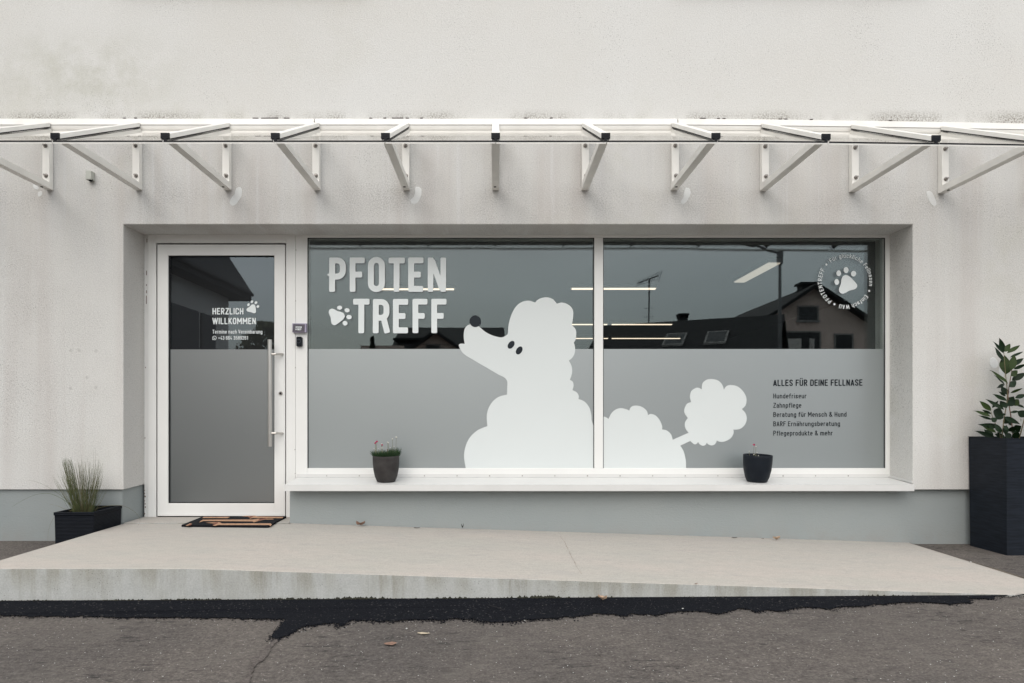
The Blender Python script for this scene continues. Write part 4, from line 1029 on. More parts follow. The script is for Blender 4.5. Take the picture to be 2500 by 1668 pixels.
# wall profile in three lengths with open joints
for (a, b) in ((-5.2, X_(769.5, 0)-0.002), (X_(770.5, 0)+0.002, X_(1652, 0)-0.002), (X_(1653, 0)+0.002, 5.2)):
    n = max(2, int((b-a)/0.3)); up = MB(); lw_ = MB()
    for i in range(n):
        p0, p1 = a+(b-a)*i/n, a+(b-a)*(i+1)/n; s0, s1 = sag(p0), sag(p1)
        up.hexa([(p0, -0.032, 2.829+s0), (p1, -0.032, 2.829+s1), (p1, -0.002, 2.829+s1), (p0, -0.002, 2.829+s0), (p0, -0.026, 2.872+s0), (p1, -0.026, 2.872+s1), (p1, -0.002, 2.884+s1), (p0, -0.002, 2.884+s0)])
        lw_.hexa([(p0, -0.020, 2.776+s0), (p1, -0.020, 2.776+s1), (p1, -0.002, 2.772+s1), (p0, -0.002, 2.772+s0), (p0, -0.028, 2.8265+s0), (p1, -0.028, 2.8265+s1), (p1, -0.002, 2.8265+s1), (p0, -0.002, 2.8265+s0)])
    for m_ in (up, lw_):
        bmv = m_
    up.build('wall_profile', M['canopy'], canopy); lw_.build('lower_profile', M['canopy'], canopy)
    sq = MB(); n = int((b-a)/0.02)
    for i in range(n):
        p0 = a+(b-a)*i/n; h = mnoise.noise(Vector((p0*2.2, 3, 0)))+0.9*mnoise.noise(Vector((p0*27, 9, 0)))
        if h > 0.42: sq.box(p0, p0+0.0205, -0.010, -0.001, 2.8845+sag(p0), 2.8845+sag(p0)+0.001+0.004*h)
    if sq.v: sq.build('perished_sealant', M['sealant'], canopy)['kind'] = 'stuff'

# ------------------------------------------------------------------ small things on the facade
s_o = empty('twilight_sensor', (X_(216.5, 0), -0.03, Z_(430, 0)), 'small beige sensor box with black dome high on the wall at left', 'sensor')
m_ = MB(); m_.box(X_(208.5, -.05), X_(222, -.05), -0.05, -0.001, Z_(438, -.05), Z_(416, -.05)); m_.build('housing', M['sensor'], s_o, bevel=0.004)
m_ = MB(); cx = X_(219, -.04); zz = Z_(437, -.04); m_.lathe([(0.0005, -0.016), (0.009, -0.013), (0.014, -0.006), (0.016, 0.0)], 18, (cx, -0.030, zz)); m_.build('dome', M['dark'], s_o, smooth=True)
# card holder
yc = D-0.028
ch_ = empty('card_holder', (X_(730, D), D-0.015, Z_(800, D)), 'clear lilac card holder with a dark shop card on the frame beside the door', 'card holder')
m_ = MB(); m_.box(X_(713.5, yc), X_(747.5, yc), yc, D+0.002, Z_(811.5, yc), Z_(789.5, yc)); m_.build('box', M['acryl'], ch_, bevel=0.0015)
m_ = MB(); pz = [P_(715.8, 791.2, yc-.001), P_(744.3, 792.2, yc-.001), P_(743.5, 810.3, yc-.001), P_(714.0, 810.6, yc-.001)]
m_.hexa([pz[3], pz[2], pz[2]+Vector((0, .0008, 0)), pz[3]+Vector((0, .0008, 0)), pz[0], pz[1], pz[1]+Vector((0, .0008, 0)), pz[0]+Vector((0, .0008, 0))]); m_.build('card', M['card'], ch_)
m_ = MB(); text_mesh(m_, 'PFOTEN', 721.8, 736.3, 797.2, 801.2, yc-0.0022, .11); text_mesh(m_, 'TREFF', 724.8, 735.6, 802.4, 806.4, yc-0.0022, .11)
paw(m_, 722.3, 804.4, 0.0085, 90, yc-0.0022); m_.build('lettering', M['letter'], ch_)
# doorbell
db = empty('doorbell', (X_(730, D), D, Z_(834, D)), 'black rounded doorbell camera below the card holder', 'doorbell')
def rrect(u0, u1, v0, v1, r, y):
    p = arc(u1-r, v0+r, r, r, -90, 0, 5)+arc(u1-r, v1-r, r, r, 0, 90, 5)+arc(u0+r, v1-r, r, r, 90, 180, 5)+arc(u0+r, v0+r, r, r, 180, 270, 5)
    return [P_(a, b, y) for a, b in p]
yb_ = D-0.022; f_ = rrect(723.2, 737.2, 822, 846.3, 3.2, yb_); bk = [Vector((p.x, D+0.003, p.z)) for p in rrect(723.4, 736.8, 822.6, 845.6, 3.0, yb_)]
m_ = MB(); n = len(f_); m_.add(f_+bk, [tuple(range(n))]+[(i, (i+1) % n, n+(i+1) % n, n+i) for i in range(n)]); m_.build('body', M['dark'], db)
m_ = MB(); c_ = P_(728.9, 833, yb_); m_.lathe([(0.0128, 0), (0.0138, 0.0014), (0.0155, 0.0014), (0.0160, 0)], 28); o = m_.build('ring', M['ring'], db); o.location = Vector(o.location)+Vector((c_.x, yb_-0.0003, c_.z)); o.rotation_euler = (R(90), 0, 0)
m_ = MB(); m_.lathe([(0.0001, 0.002), (0.008, 0.0018), (0.0125, 0.0006), (0.0127, 0)], 24); o = m_.build('button', M['dark'], db, smooth=True); o.location = Vector(o.location)+Vector((c_.x, yb_-0.0003, c_.z)); o.rotation_euler = (R(90), 0, 0)

# ------------------------------------------------------------------ doormat
mo = empty('doormat', (-1.87, 0.0, 0.0), 'black doormat with tan dog shapes before the glass door', 'doormat')
def gnd(u, v, z):
    d = (CAMZ-z)*F/(v-1010.0); return Vector(((u-1210.0)*d/F, CAMY+d, z))
mz = 0.015
c4 = [gnd(443, 1287, 0), gnd(654.5, 1289.5, 0), gnd(699, 1264.8, 0.006), gnd(497, 1264.8, 0.006)]
m_ = MB(); m_.hexa([Vector((p.x, p.y, 0.0065 if p.y > 0 else .001)) for p in c4]+[Vector((p.x, p.y, mz+(0.005 if p.y > 0 else 0))) for p in c4])
m_.build('base', M['rubber'], mo)
mp_ = lambda x, y: (x/7.833+420, y/7.833+1240)
def mat_pt(x, y):
    u, v = mp_(x, y); p = gnd(u, v-1.4, mz+0.003); p.z = mz+0.0008+0.005*min(1, max(0, (p.y+0.17)/0.2)); return p
for poly, mm_ in (([(600,192),(1110,190),(1085,204),(1060,216),(575,213)], 'coir'), ([(1330,180),(1400,170),(1590,168),(1625,184),(2130,190),(2110,216),(1540,213),(1480,230),(1500,205),(1440,186)], 'coir'),
             ([(590,245),(1540,242),(1640,228),(1930,226),(1945,241),(1780,242),(1640,270),(1560,293),(1540,276),(600,270),(515,293),(550,265)], 'coir'),
             ([(640,297),(800,290),(920,292),(950,309),(1880,307),(1908,325),(1885,356),(1858,336),(870,336),(825,352),(775,346),(850,315)], 'coir'),
             ([(255,348),(340,309),(385,316),(300,350)], 'coir')):
    m_ = MB(); flat_poly(m_, [poly], mat_pt); m_.build('dog_shape', M[mm_], mo)
for poly in ([(1405,180),(1520,176),(1560,186),(1490,214),(1470,205),(1505,190)], [(1680,232),(1770,220),(1850,214),(1760,240),(1660,262),(1640,256)], [(770,300),(870,296),(880,306),(800,334),(775,330),(820,308)], [(330,330),(380,318),(360,340),(300,350)]):
    m_ = MB(); flat_poly(m_, [poly], lambda x, y: mat_pt(x, y)+Vector((0, 0, 0.0008))); m_.build('russet_shape', M['rust'], mo)
fr = MB()
for i in range(420):
    t_ = random.random(); s = random.choice((0, 0, 1, 2)); a, b = [(c4[0], c4[1]), (c4[1], c4[2]), (c4[0], c4[3])][s]
    p = a.lerp(b, t_); p.z = random.uniform(0.002, mz); dx, dy = random.uniform(-.006, .006), -random.uniform(0.001, 0.007)
    fr.add([p+Vector((-.0012, .002, 0)), p+Vector((.0012, .002, 0)), p+Vector((dx, dy, random.uniform(-.003, .004)))], [(0, 1, 2)])
fr.build('fibre_edge', M['coir2'] if 'coir2' in M else M['rubber'], mo)['kind'] = 'stuff'

# ------------------------------------------------------------------ left planter and its grass
plo = empty('square_planter', (-2.85, -0.16, -0.14), 'black ribbed square planter on the asphalt left of the ramp', 'planter')
PX1, PY0, PY1, PT = -2.668, -0.33, 0.005, 0.130
PX0 = X_(133, PY0)
def planter(mb, x0, x1, y0, y1, z0, z1, wall, lip, taper=0.0):
    o4 = lambda x0, x1, y0, y1, z: [(x0, y0, z), (x1, y0, z), (x1, y1, z), (x0, y1, z)]
    rings = [o4(x0+taper, x1-taper, y0+taper, y1-taper, z0), o4(x0, x1, y0, y1, z1-lip), o4(x0-.004, x1+.004, y0-.004, y1+.004, z1-lip+.003), o4(x0-.004, x1+.004, y0-.004, y1+.004, z1),
             o4(x0+wall, x1-wall, y0+wall, y1-wall, z1), o4(x0+wall+.005, x1-wall-.005, y0+wall+.005, y1-wall-.005, z1-0.12)]
    vs_ = [p for r in rings for p in r]; fs = [(0, 3, 2, 1)]
    for i in range(len(rings)-1):
        for k in range(4): a = i*4+k; b = i*4+(k+1) % 4; fs.append((a, b, b+4, a+4))
    mb.add(vs_, fs)
m_ = MB(); planter(m_, PX0, PX1, PY0, PY1, gz(-2.85, -.2)-0.004, PT, 0.014, 0.022, 0.004); m_.build('box', M['planter'], plo)
m_ = MB(); m_.box(PX0+.02, PX1-.02, PY0+.02, PY1-.02, PT-0.12, PT-0.045); m_.build('soil', M['soil'], plo)
gr = empty('grass_plant', (-2.86, -0.18, PT-0.05), 'wispy green grass plant growing in the black square planter', 'plant')
def blade(mb, base, tip, bend, w_=0.0016, n=9, droop=0.0):
    pts = []
    for i in range(n+1):
        t_ = i/n; p = base.lerp(tip, t_)+bend*(4*t_*(1-t_)); p.z -= droop*t_**3; pts.append(p)
    for i in range(n):
        a, b = pts[i], pts[i+1]; wa, wb = w_*(1-i/n*.75), w_*(1-(i+1)/n*.75)
        d = (b-a).normalized(); sx = d.cross(Vector((0.2, 1, 0))).normalized()
        mb.quad(a-sx*wa, a+sx*wa, b+sx*wb, b-sx*wb); sy = d.cross(sx)
        mb.quad(a-sy*wa, a+sy*wa, b+sy*wb, b-sy*wb)
zq = lambda x, y, dy: P_(x/4.355, y/4.355+1080, dy)
m_ = MB(); m2 = MB(); random.seed(21)
def grassgroup(n, bx, tipx, tipy, mbs, spread=0.05, w_=0.0015):
    for i in range(n):
        f = random.random(); tx_ = tipx[0]+(tipx[1]-tipx[0])*f+random.gauss(0, 8); ty_ = random.triangular(tipy[0], tipy[1], tipy[0]+(tipy[1]-tipy[0])*.35)
        yb2 = -0.17+random.uniform(-.07, .07); b_ = zq(bx[0]+(bx[1]-bx[0])*f+random.gauss(0, 12), 745, yb2); b_.z = PT-0.05
        blade(random.choice(mbs), b_, zq(tx_, ty_, yb2+random.uniform(-.05, .05)), Vector((random.uniform(-.012, .012), random.uniform(-.01, .01), 0)), w_*random.uniform(.6, 1.1))
grassgroup(95, (800, 860), (660, 760), (145, 260), (m_, m_, m2))
grassgroup(60, (830, 940), (740, 900), (160, 420), (m_, m2))
grassgroup(70, (860, 960), (900, 1080), (150, 430), (m_, m2))
grassgroup(40, (800, 900), (560, 720), (260, 480), (m_, m2), w_=.0012)
grassgroup(30, (860, 960), (1000, 1110), (200, 430), (m_, m2), w_=.0011)
grassgroup(26, (900, 980), (1000, 1180), (430, 560), (m_, m2), w_=.0009)
for (tx_, ty_) in ((1015, 60), (990, 95), (870, 122), (700, 135), (620, 215), (930, 155)):
    b_ = zq(880+(tx_-850)*.25, 745, -.17); b_.z = PT-.05; blade(m2, b_, zq(tx_, ty_, -.2), Vector((0.02 if tx_ > 900 else -.01, 0, 0)), .0013, 12)
def longblade(mb, pts, w_=0.0013):
    P3 = [zq(a, b, -0.20) for a, b in pts]; C2 = catmull([(p.x, p.z) for p in P3], 6)
    Q3 = [Vector((a, -0.20, b)) for a, b in C2]
    mb.tube(Q3, [w_*(1-.7*i/len(Q3)) for i in range(len(Q3))], 5)
longblade(m_, [(800,730),(700,630),(560,555),(450,545),(330,575),(200,640),(125,690)])
longblade(m_, [(810,730),(690,600),(540,495),(400,425),(262,402)], .0010)
longblade(m2, [(830,735),(700,715),(620,680),(530,658)], .0011)
longblade(m2, [(800,735),(680,735),(600,770),(540,860),(512,960),(508,1060)], .0009)
longblade(m2, [(930,735),(1080,690),(1200,670),(1320,680),(1430,740),(1485,810),(1482,860),(1462,895)], .0009)
longblade(m_, [(890,735),(1010,690),(1060,650),(1080,660)], .0010)
m_.build('blades', M['green'], gr)['kind'] = 'stuff'; m2.build('dry_blades', M['olive'], gr)['kind'] = 'stuff'

# ------------------------------------------------------------------ tall planter and laurel at the right
tp = empty('tall_planter', (3.55, -0.19, -0.15), 'tall dark navy planter standing against the wall at the right edge', 'planter')
m_ = MB(); planter(m_, 3.358, 3.76, -0.375, -0.015, gz(3.4, -.2)-.004, 0.62, 0.018, 0.0, 0.006); m_.build('box', M['tallplanter'], tp, bevel=0.0)
m_ = MB(); m_.box(3.38, 3.735, -0.35, -0.04, 0.48, 0.585); m_.build('soil', M['soil'], tp)
la = empty('laurel_shrub', (3.6, -0.2, 0.58), 'leafy dark green laurel growing in the tall navy planter', 'shrub')
def leaf_mesh(name, m):
    mb = MB(); n = 8; W_ = [0, .28, .43, .5, .49, .42, .30, .15, 0]
    vs_ = []; 
    for i in range(n+1):
        t_ = i/n; z_ = -0.10*t_*t_+0.02*math.sin(t_*9)
        vs_ += [(t_, -W_[i], z_+.06*W_[i]), (t_, 0, z_-0.02), (t_, W_[i], z_+.06*W_[i]+.01)]
    fs = []
    for i in range(n): a = i*3; fs += [(a, a+3, a+4, a+1), (a+1, a+4, a+5, a+2)]
    mb.add(vs_, fs); me = bpy.data.meshes.new(name); me.from_pydata(mb.v, [], mb.f); me.materials.append(m)
    for p in me.polygons: p.use_smooth = True
    return me
LM = [leaf_mesh('leaf', M['leaf']), leaf_mesh('leaf_young', M['leaf2'])]
zs = lambda x, y, d: P_(x/5.406+2340, y/5.406+800, d)
LV = [(600,330,548,135,60,0),(595,340,470,180,36,0),(590,450,490,250,62,0),(610,320,695,205,50,1),(640,340,830,220,42,1),(680,395,868,308,20,0),(625,620,622,355,112,1),(700,560,745,350,66,1),(710,500,868,400,48,0),
 (730,550,900,480,34,0),(690,640,795,560,58,1),(705,700,900,590,62,0),(655,740,428,550,42,1),(612,760,490,625,26,0),(600,748,515,797,34,0),(668,785,778,700,62,0),(650,890,570,770,84,0),(685,862,855,800,26,1),
 (640,970,458,870,62,0),(655,1035,742,905,92,0),(625,905,535,845,30,0),(745,930,905,880,44,0),(640,1062,550,960,72,0),(432,1100,283,963,66,1),(605,1085,362,938,40,0),(445,1062,532,960,30,0),(715,1030,800,940,74,1),
 (870,1060,730,990,36,0),(425,1175,215,1090,42,1),(435,1142,310,1080,32,0),(440,1215,275,1160,22,0),(505,1215,560,1048,112,0),(505,1240,432,1190,64,0),(790,1105,680,1120,22,0),(900,1170,778,1100,100,0),
 (600,1180,822,1272,52,0),(545,1310,268,1278,50,0),(500,1390,305,1280,52,1),(565,1395,480,1260,72,0),(485,1455,233,1360,52,0),(620,1460,480,1400,60,0),(615,1405,640,1285,66,0),(590,1265,705,1180,58,0),(700,1460,608,1390,82,0),
 (670,1372,765,1300,58,0),(735,1345,835,1300,76,0),(735,1462,792,1375,62,0),(690,1382,842,1364,16,0),(825,1235,832,1200,22,0),(490,1320,390,1290,60,0),(460,1440,340,1340,60,0),(560,1470,520,1380,60,0),(650,1350,600,1290,50,0),(520,1160,640,1140,30,0),(660,1280,720,1250,40,0)]
extra = []
for i in range(46):                       # the far side of the shrub, beyond the frame edge
    y_ = random.uniform(350, 1450); x_ = random.uniform(860, 1150); a = random.uniform(-.9, .9); l_ = random.uniform(120, 200)
    extra.append((x_, y_, x_+l_*math.cos(a), y_+l_*math.sin(a)*.8-30, random.uniform(35, 75), random.random() < .3))
for (x0_, y0_, x1_, y1_, wd, yg) in LV+extra:
    d = -0.20+random.uniform(-.09, .09); a = zs(x0_, y0_, d); b = zs(x1_, y1_, d+random.uniform(-.05, .05))
    if min(a.z, b.z) < 0.60: d_ = 0.605-min(a.z, b.z); a.z += d_; b.z += d_
    v = b-a; Ln = v.length; xax = v.normalized()
    nrm = (Vector((random.uniform(-.35, .35), -1, random.uniform(0.0, .6)))); nrm = (nrm-xax*nrm.dot(xax)).normalized(); yax = nrm.cross(xax)
    o = bpy.data.objects.new('leaf', LM[1 if yg else 0]); C.objects.link(o); o.parent = la
    wd_m = max(wd, 26)*1.35/5.406*0.0028
    o.matrix_local = Matrix.Translation(-Vector(la.location)) @ Matrix.Translation(a) @ Matrix((xax, yax, nrm)).transposed().to_4x4() @ Matrix.Diagonal((Ln, wd_m, Ln*.8, 1))
def stem(pts, r0, mname, d=-0.2):
    mb = MB(); P3 = [zs(a, b, d) for a, b in pts]; mb.tube(P3, [r0*(.5+.5*i/(len(P3)-1)) for i in range(len(P3))], 7); mb.build('stem', M[mname], la, smooth=True)
stem([(600,330),(612,480),(622,620),(640,760),(648,880),(640,1000),(618,1120),(595,1260),(572,1480)], .0036, 'bark')
stem([(700,470),(706,560),(690,660),(668,780),(655,900),(668,1020),(690,1150),(710,1300),(728,1480)], .0040, 'redbark', -.18)
stem([(430,1105),(450,1180),(500,1290),(545,1400),(560,1480)], .0028, 'bark'); stem([(960,700),(940,900),(900,1100),(860,1250),(800,1480)], .0036, 'bark', -.22)

# ------------------------------------------------------------------ pots on the sill
def silz(y): return sz0+(y-sy0)/(sy1-sy0)*(sz1-sz0)
def pot(x, y, r, h, m, label, tilt):
    e = empty('flower_pot', (x, y, silz(y)-0.001), label, 'flower pot', 'dark pots on the window sill', local=True)
    mb = MB(); k = r
    mb.lathe([(0.0, 0.0), (k*.62, 0.0), (k*.70, .006), (k*.84, h*.20), (k*.945, h*.45), (k*.99, h*.70), (k*1.0, h*.90), (k*1.0, h*.985), (k*.985, h), (k*.95, h), (k*.935, h*.97), (k*.93, h*.80)], 56)
    mb.build('body', m, e, smooth=True); mb = MB(); mb.lathe([(0.0, h*.86), (k*.5, h*.865), (k*.94, h*.85)], 30); mb.build('soil', M['soil'], e)
    e.rotation_euler = (R(tilt[0]), R(tilt[1]), 0); return e
p1 = pot(X_(942.7, .085), .085, .0955, .192, M['pot1'], 'brownish grey round flower pot full of pink and white flowers on the sill', (3, 0))
p2 = pot(X_(1847.8, .085), .085, .1010, .196, M['pot2'], 'near black round flower pot with one magenta flower on the sill at right', (3, 1.2))
def headball(mb, c, r, n=3):
    for i in range(n*7):
        d = Vector((random.gauss(0, 1), random.gauss(0, 1), random.gauss(0, 1))).normalized(); p = c+Vector((d.x*r*.7, d.y*r*.7, d.z*r*.5)); s = r*.42
        a = d.cross(Vector((0, 0, 1)) if abs(d.z) < .9 else Vector((1, 0, 0))).normalized(); b = d.cross(a)
        mb.add([p+a*s, p+b*s, p-a*s, p-b*s, p+d*s*.9, p-d*s*.6], [(0,1,4),(1,2,4),(2,3,4),(3,0,4),(1,0,5),(2,1,5),(3,2,5),(0,3,5)])
fl = empty('flowering_plant', p1.location+Vector((0, 0, .165)), 'cushion plant with pink and white flower heads in the brownish grey pot', 'flowers')
zf = lambda x, y, d: P_(x/9.8+860, y/9.8+1040, d)
tm = MB(); random.seed(5)
for i in range(1500):
    a = random.uniform(0, 6.283); rr_ = .088*math.sqrt(random.random()); bx_ = Vector((p1.location.x+rr_*math.cos(a), .085+rr_*math.sin(a), p1.location.z+.178))
    hgt = random.uniform(.026, .056)*(1.35 if bx_.x > p1.location.x+.02 else 1.0)+.012*mnoise.noise(bx_*40)
    tipd = Vector((math.cos(a)*rr_*.35+random.gauss(0, .006), math.sin(a)*rr_*.2+random.gauss(0, .006), max(hgt, .01)))
    tip = bx_+tipd; s = Vector((.0011, 0, 0)); tm.add([bx_-s, bx_+s, tip], [(0, 1, 2)]); s = Vector((0, .0011, 0)); tm.add([bx_-s, bx_+s, tip], [(0, 1, 2)])
tm.build('tuft', M['tuft'], fl)['kind'] = 'stuff'
def flower(parent, x, y, r, m, bx_, by_, zfn, d=.06, thick=.0011):
    mb = MB(); tp_ = zfn(x, y, d); bs = zfn(bx_, by_, d+random.uniform(-.01, .02)); mb.tube([bs, bs.lerp(tp_, .5)+Vector((random.gauss(0, .002), 0, 0)), tp_], thick, 5)
    so_ = mb.build('flower_stem', M['stem'], parent); mb = MB(); headball(mb, tp_, r*1.4); mb.build('flower_head', m, so_)
for (x, y, r, m, bx_) in ((590,375,.0058,'pink',575),(545,415,.0050,'pink',560),(565,395,.0045,'pink',570),(715,455,.0048,'pink',715),(700,430,.0030,'bloom',712),(845,390,.0036,'bloom',845),(868,405,.0032,'bloom',850),
                    (960,308,.0036,'bloom',965),(1052,272,.0056,'bloom',1045),(518,540,.0024,'bloom',525),(625,548,.0024,'bloom',625),(700,528,.0030,'bloom',712),(728,530,.0026,'bloom',722),(910,520,.0030,'bloom',915),(1000,490,.0022,'bloom',1003),
                    (620,678,.0022,'bloom',620),(565,645,.0018,'bloom',565),(840,570,.0028,'rust',840),(552,568,.0020,'bloom',548)):
    flower(fl, x, y, r, M[m], bx_, 715, zf)
f2 = empty('flowering_plant', p2.location+Vector((0, 0, .165)), 'sparse plant with a single magenta flower in the near black pot', 'flowers')
zh = lambda x, y, d: P_(x/11.2+1780, y/11.2+1060, d)
tm = MB()
for i in range(160):
    bx_ = zh(720+random.gauss(0, 60), 660, .06+random.gauss(0, .015)); tip = bx_+Vector((random.gauss(0, .006), random.gauss(0, .006), random.uniform(.006, .022))); s = Vector((.0012, 0, 0)); tm.add([bx_-s, bx_+s, tip], [(0, 1, 2)]); s = Vector((0, .0012, 0)); tm.add([bx_-s, bx_+s, tip], [(0, 1, 2)])
tm.build('tuft', M['tuft'], f2)['kind'] = 'stuff'
for (x, y, r, m, bx_) in ((685,292,.0066,'pink',662),(737,338,.0034,'bloom',715),(552,470,.0028,'bloom',560),(768,500,.0028,'bloom',745),(675,560,.0030,'bloom',675),(700,545,.0022,'bloom',700),(802,588,.0028,'bloom',790),(783,618,.0026,'bloom',780),(712,620,.0024,'bloom',712)):
    flower(f2, x, y, r, M[m], bx_, 660, zh)

# ------------------------------------------------------------------ litter
def leaf_bit(name, label, p, L1, W1, m, rot, lift=0.004, curl=.4):
    mb = MB(); n = 6; vs_ = []
    for i in range(n+1):
        t_ = i/n; w_ = W1*math.sin(math.pi*min(max(t_, .04), .96))**.7*(.8+.4*random.random())
        for s in (-1, 0, 1): vs_.append((L1*(t_-.5), s*w_/2, lift*(.3+curl*(abs(s)*1.2+(t_-.5)**2*4)+.5*random.random())))
    fs = []
    for i in range(n): a = i*3; fs += [(a, a+3, a+4, a+1), (a+1, a+4, a+5, a+2)]
    mb.add(vs_, fs); o = mb.build(name, m); o.location = p; o.rotation_euler = (0, 0, rot); tag(o, label, 'leaf' if 'leaf' in name else 'litter'); return o
def on_ramp(u, v):
    z = 0
    for _ in range(6):
        d = (CAMZ-z)*F/(v-1010.0); x = (u-1210.0)*d/F; z = rz(x)
    return Vector((x, CAMY+d, z+0.0015))
def wallfoot(u): x = X_(u, -0.0); return Vector((x, -0.005, rz(x)+0.001))
random.seed(3)
leaf_bit('dry_leaf', 'curled brown dry leaf against the grey plinth below the left flower pot', wallfoot(880.6), .062, .028, M['dryleaf'], .1, .016, .9)
leaf_bit('dry_leaf', 'flat grey dry leaf lying where plinth meets ramp below the poodle muzzle', wallfoot(1018), .045, .012, M['blackbit'], .05, .004)
leaf_bit('litter_crumb', 'small upright black crumb at the plinth below the poodle', wallfoot(1129), .016, .014, M['blackbit'], .4, .022, .6)
leaf_bit('dry_leaf', 'thin black leaf by the plinth below the poodle tail', wallfoot(1792), .046, .014, M['blackbit'], .0, .005)
leaf_bit('dry_leaf', 'pale tan curled leaf by the plinth below the right flower pot', wallfoot(1891)+Vector((0, -.03, 0)), .055, .035, M['tanleaf'], .2, .014, .8)
leaf_bit('litter_crumb', 'tiny dark crumb between the two leaves at the right plinth foot', wallfoot(1861), .02, .01, M['blackbit'], .0, .004)
leaf_bit('dry_leaf', 'brown leaf fragment on the front edge of the ramp', on_ramp(1700, 1428), .020, .012, M['dryleaf'], .3, .005)
leaf_bit('dry_leaf', 'tan curled leaf lying on the black tar strip', ground_pt(1471, 1472, .010), .050, .022, M['tanleaf'], -.7, .012, .9)
leaf_bit('paper_scrap', 'pale tan paper scrap on the asphalt in front of the ramp', ground_pt(1034, 1550, .004), .052, .024, M['paper'], -.05, .003)
leaf_bit('dry_leaf', 'rusty brown leaf flattened on the asphalt', ground_pt(953, 1576, .004), .05, .04, M['rustleaf'] if 'rustleaf' in M else M['dryleaf'], .2, .004)
for (u, v, lab, m_n, s) in ((1667, 1490, 'small round white stone on the tar strip', 'stone', .006), (2370, 1376, 'white chip on the edge of the asphalt by the ramp', 'stone', .008), (993, 1539, 'tiny pale pebble beside the paper scrap', 'stone', .005), (1281, 1519, 'tiny white pebble at the lower edge of the tar strip', 'stone', .004)):
    mb = MB(); p = ground_pt(u, v, .006)
    mb.add([Vector(q)*s*random.uniform(.7, 1.1) for q in ((1,0,0),(-1,0,0),(0,1,0),(0,-1,0),(0,0,.7),(0,0,-.6))], [(0,2,4),(2,1,4),(1,3,4),(3,0,4),(2,0,5),(1,2,5),(3,1,5),(0,3,5)])
    o = mb.build('pebble', M[m_n]); o.location = p+Vector((0, 0, s*.3)); tag(o, lab, 'pebble')
mb = MB(); a = ground_pt(1193, 1484, .012); b = ground_pt(1230, 1496, .012); mb.tube([a, a.lerp(b, .5)+Vector((0, .004, .002)), b], .0022, 6); tag(mb.build('twig', M['blackbit']), 'short black twig lying on the tar strip', 'twig')
gv = MB()
for i in range(1500):
    x = random.uniform(-3.1, 3.4); y = random.uniform(-2.75, -1.42); s = random.uniform(.0008, .0026); p = Vector((x, y, gz(x, y)+s*.4))
    gv.add([p+Vector(q)*s for q in ((1,0,0),(-.7,.8,0),(-.5,-.9,0),(0,0,.9))], [(0,1,3),(1,2,3),(2,0,3)])
tag(gv.build('grit', M['stone']), 'fine pale grit scattered over the asphalt', 'grit', kind='stuff')

# ------------------------------------------------------------------ the room behind the glass
rm = MB(); rx0, rx1, ry0, ry1, rzf, rzc = -3.4, 5.4, 0.40, 12.5, 0.0, 2.52
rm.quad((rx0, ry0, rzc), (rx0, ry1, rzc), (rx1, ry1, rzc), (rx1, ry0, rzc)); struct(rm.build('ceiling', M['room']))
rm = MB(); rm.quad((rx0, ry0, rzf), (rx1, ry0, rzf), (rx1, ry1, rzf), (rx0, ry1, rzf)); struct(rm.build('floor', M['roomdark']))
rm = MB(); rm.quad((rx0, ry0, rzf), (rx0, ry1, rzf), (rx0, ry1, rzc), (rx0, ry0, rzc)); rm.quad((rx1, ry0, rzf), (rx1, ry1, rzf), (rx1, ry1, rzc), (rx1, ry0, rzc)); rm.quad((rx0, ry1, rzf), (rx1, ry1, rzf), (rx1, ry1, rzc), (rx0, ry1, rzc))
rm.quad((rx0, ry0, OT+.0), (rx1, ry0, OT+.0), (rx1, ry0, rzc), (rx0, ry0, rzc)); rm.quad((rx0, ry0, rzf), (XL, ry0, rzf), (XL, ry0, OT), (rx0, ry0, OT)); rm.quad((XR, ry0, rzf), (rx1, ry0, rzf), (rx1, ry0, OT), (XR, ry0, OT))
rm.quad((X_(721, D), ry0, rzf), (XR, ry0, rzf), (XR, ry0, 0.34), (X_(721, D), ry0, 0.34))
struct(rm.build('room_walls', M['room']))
def lamp(label, c, half, axis, wd, m='lamp'):
    e = empty('ceiling_lamp', (c[0], c[1], rzc), label, 'lamp', 'strip lamps on the shop ceiling')
    h = MB(); l = MB()
    if axis == 'x':
        h.box(c[0]-half-.02, c[0]+half+.02, c[1]-wd*.6, c[1]+wd*.6, rzc-.045, rzc-.002); l.box(c[0]-half, c[0]+half, c[1]-wd*.5, c[1]+wd*.5, rzc-.058, rzc-.0455)
    else:
        h.box(c[0]-wd*.6, c[0]+wd*.6, c[1]-half-.02, c[1]+half+.02, rzc-.045, rzc-.002); l.box(c[0]-wd*.5, c[0]+wd*.5, c[1]-half, c[1]+half, rzc-.058, rzc-.0455)
    h.build('housing', M['hframe'], e); l.build('diffuser', M[m], e)
Zl = rzc-0.055
def lx(u0, u1, v): d = (Zl-CAMZ)*F/(1010-v); return ((u0+u1)/2-1210)*d/F, CAMY+d, (u1-u0)/2*d/F
for (u0, u1, v, lab) in ((930, 1108, 707, 'lit strip lamp seen behind the word PFOTEN'), (1396, 1600, 706, 'lit strip lamp seen behind the window mullion'), (1392, 1482, 793, 'short lit strip lamp behind the poodle head, middle row'), (1494, 1640, 793, 'lit strip lamp right of the mullion, middle row'), (1400, 1484, 827, 'lit strip lamp behind the poodle head, lowest row'), (1494, 1660, 827, 'faint lit strip lamp seen over the dark roof')):
    a, b, h = lx(u0, u1, v); lamp(lab, (a, min(b, ry1-.2)), h, 'x', .07)
lamp('pale strip lamp running into the room at upper right', (3.12, 3.33), .55, 'y', .13, 'lamp_dim'); lamp('pale strip lamp glimpsed at the top of the glass door', (-2.62, 2.72), .22, 'y', .13, 'lamp_dim')

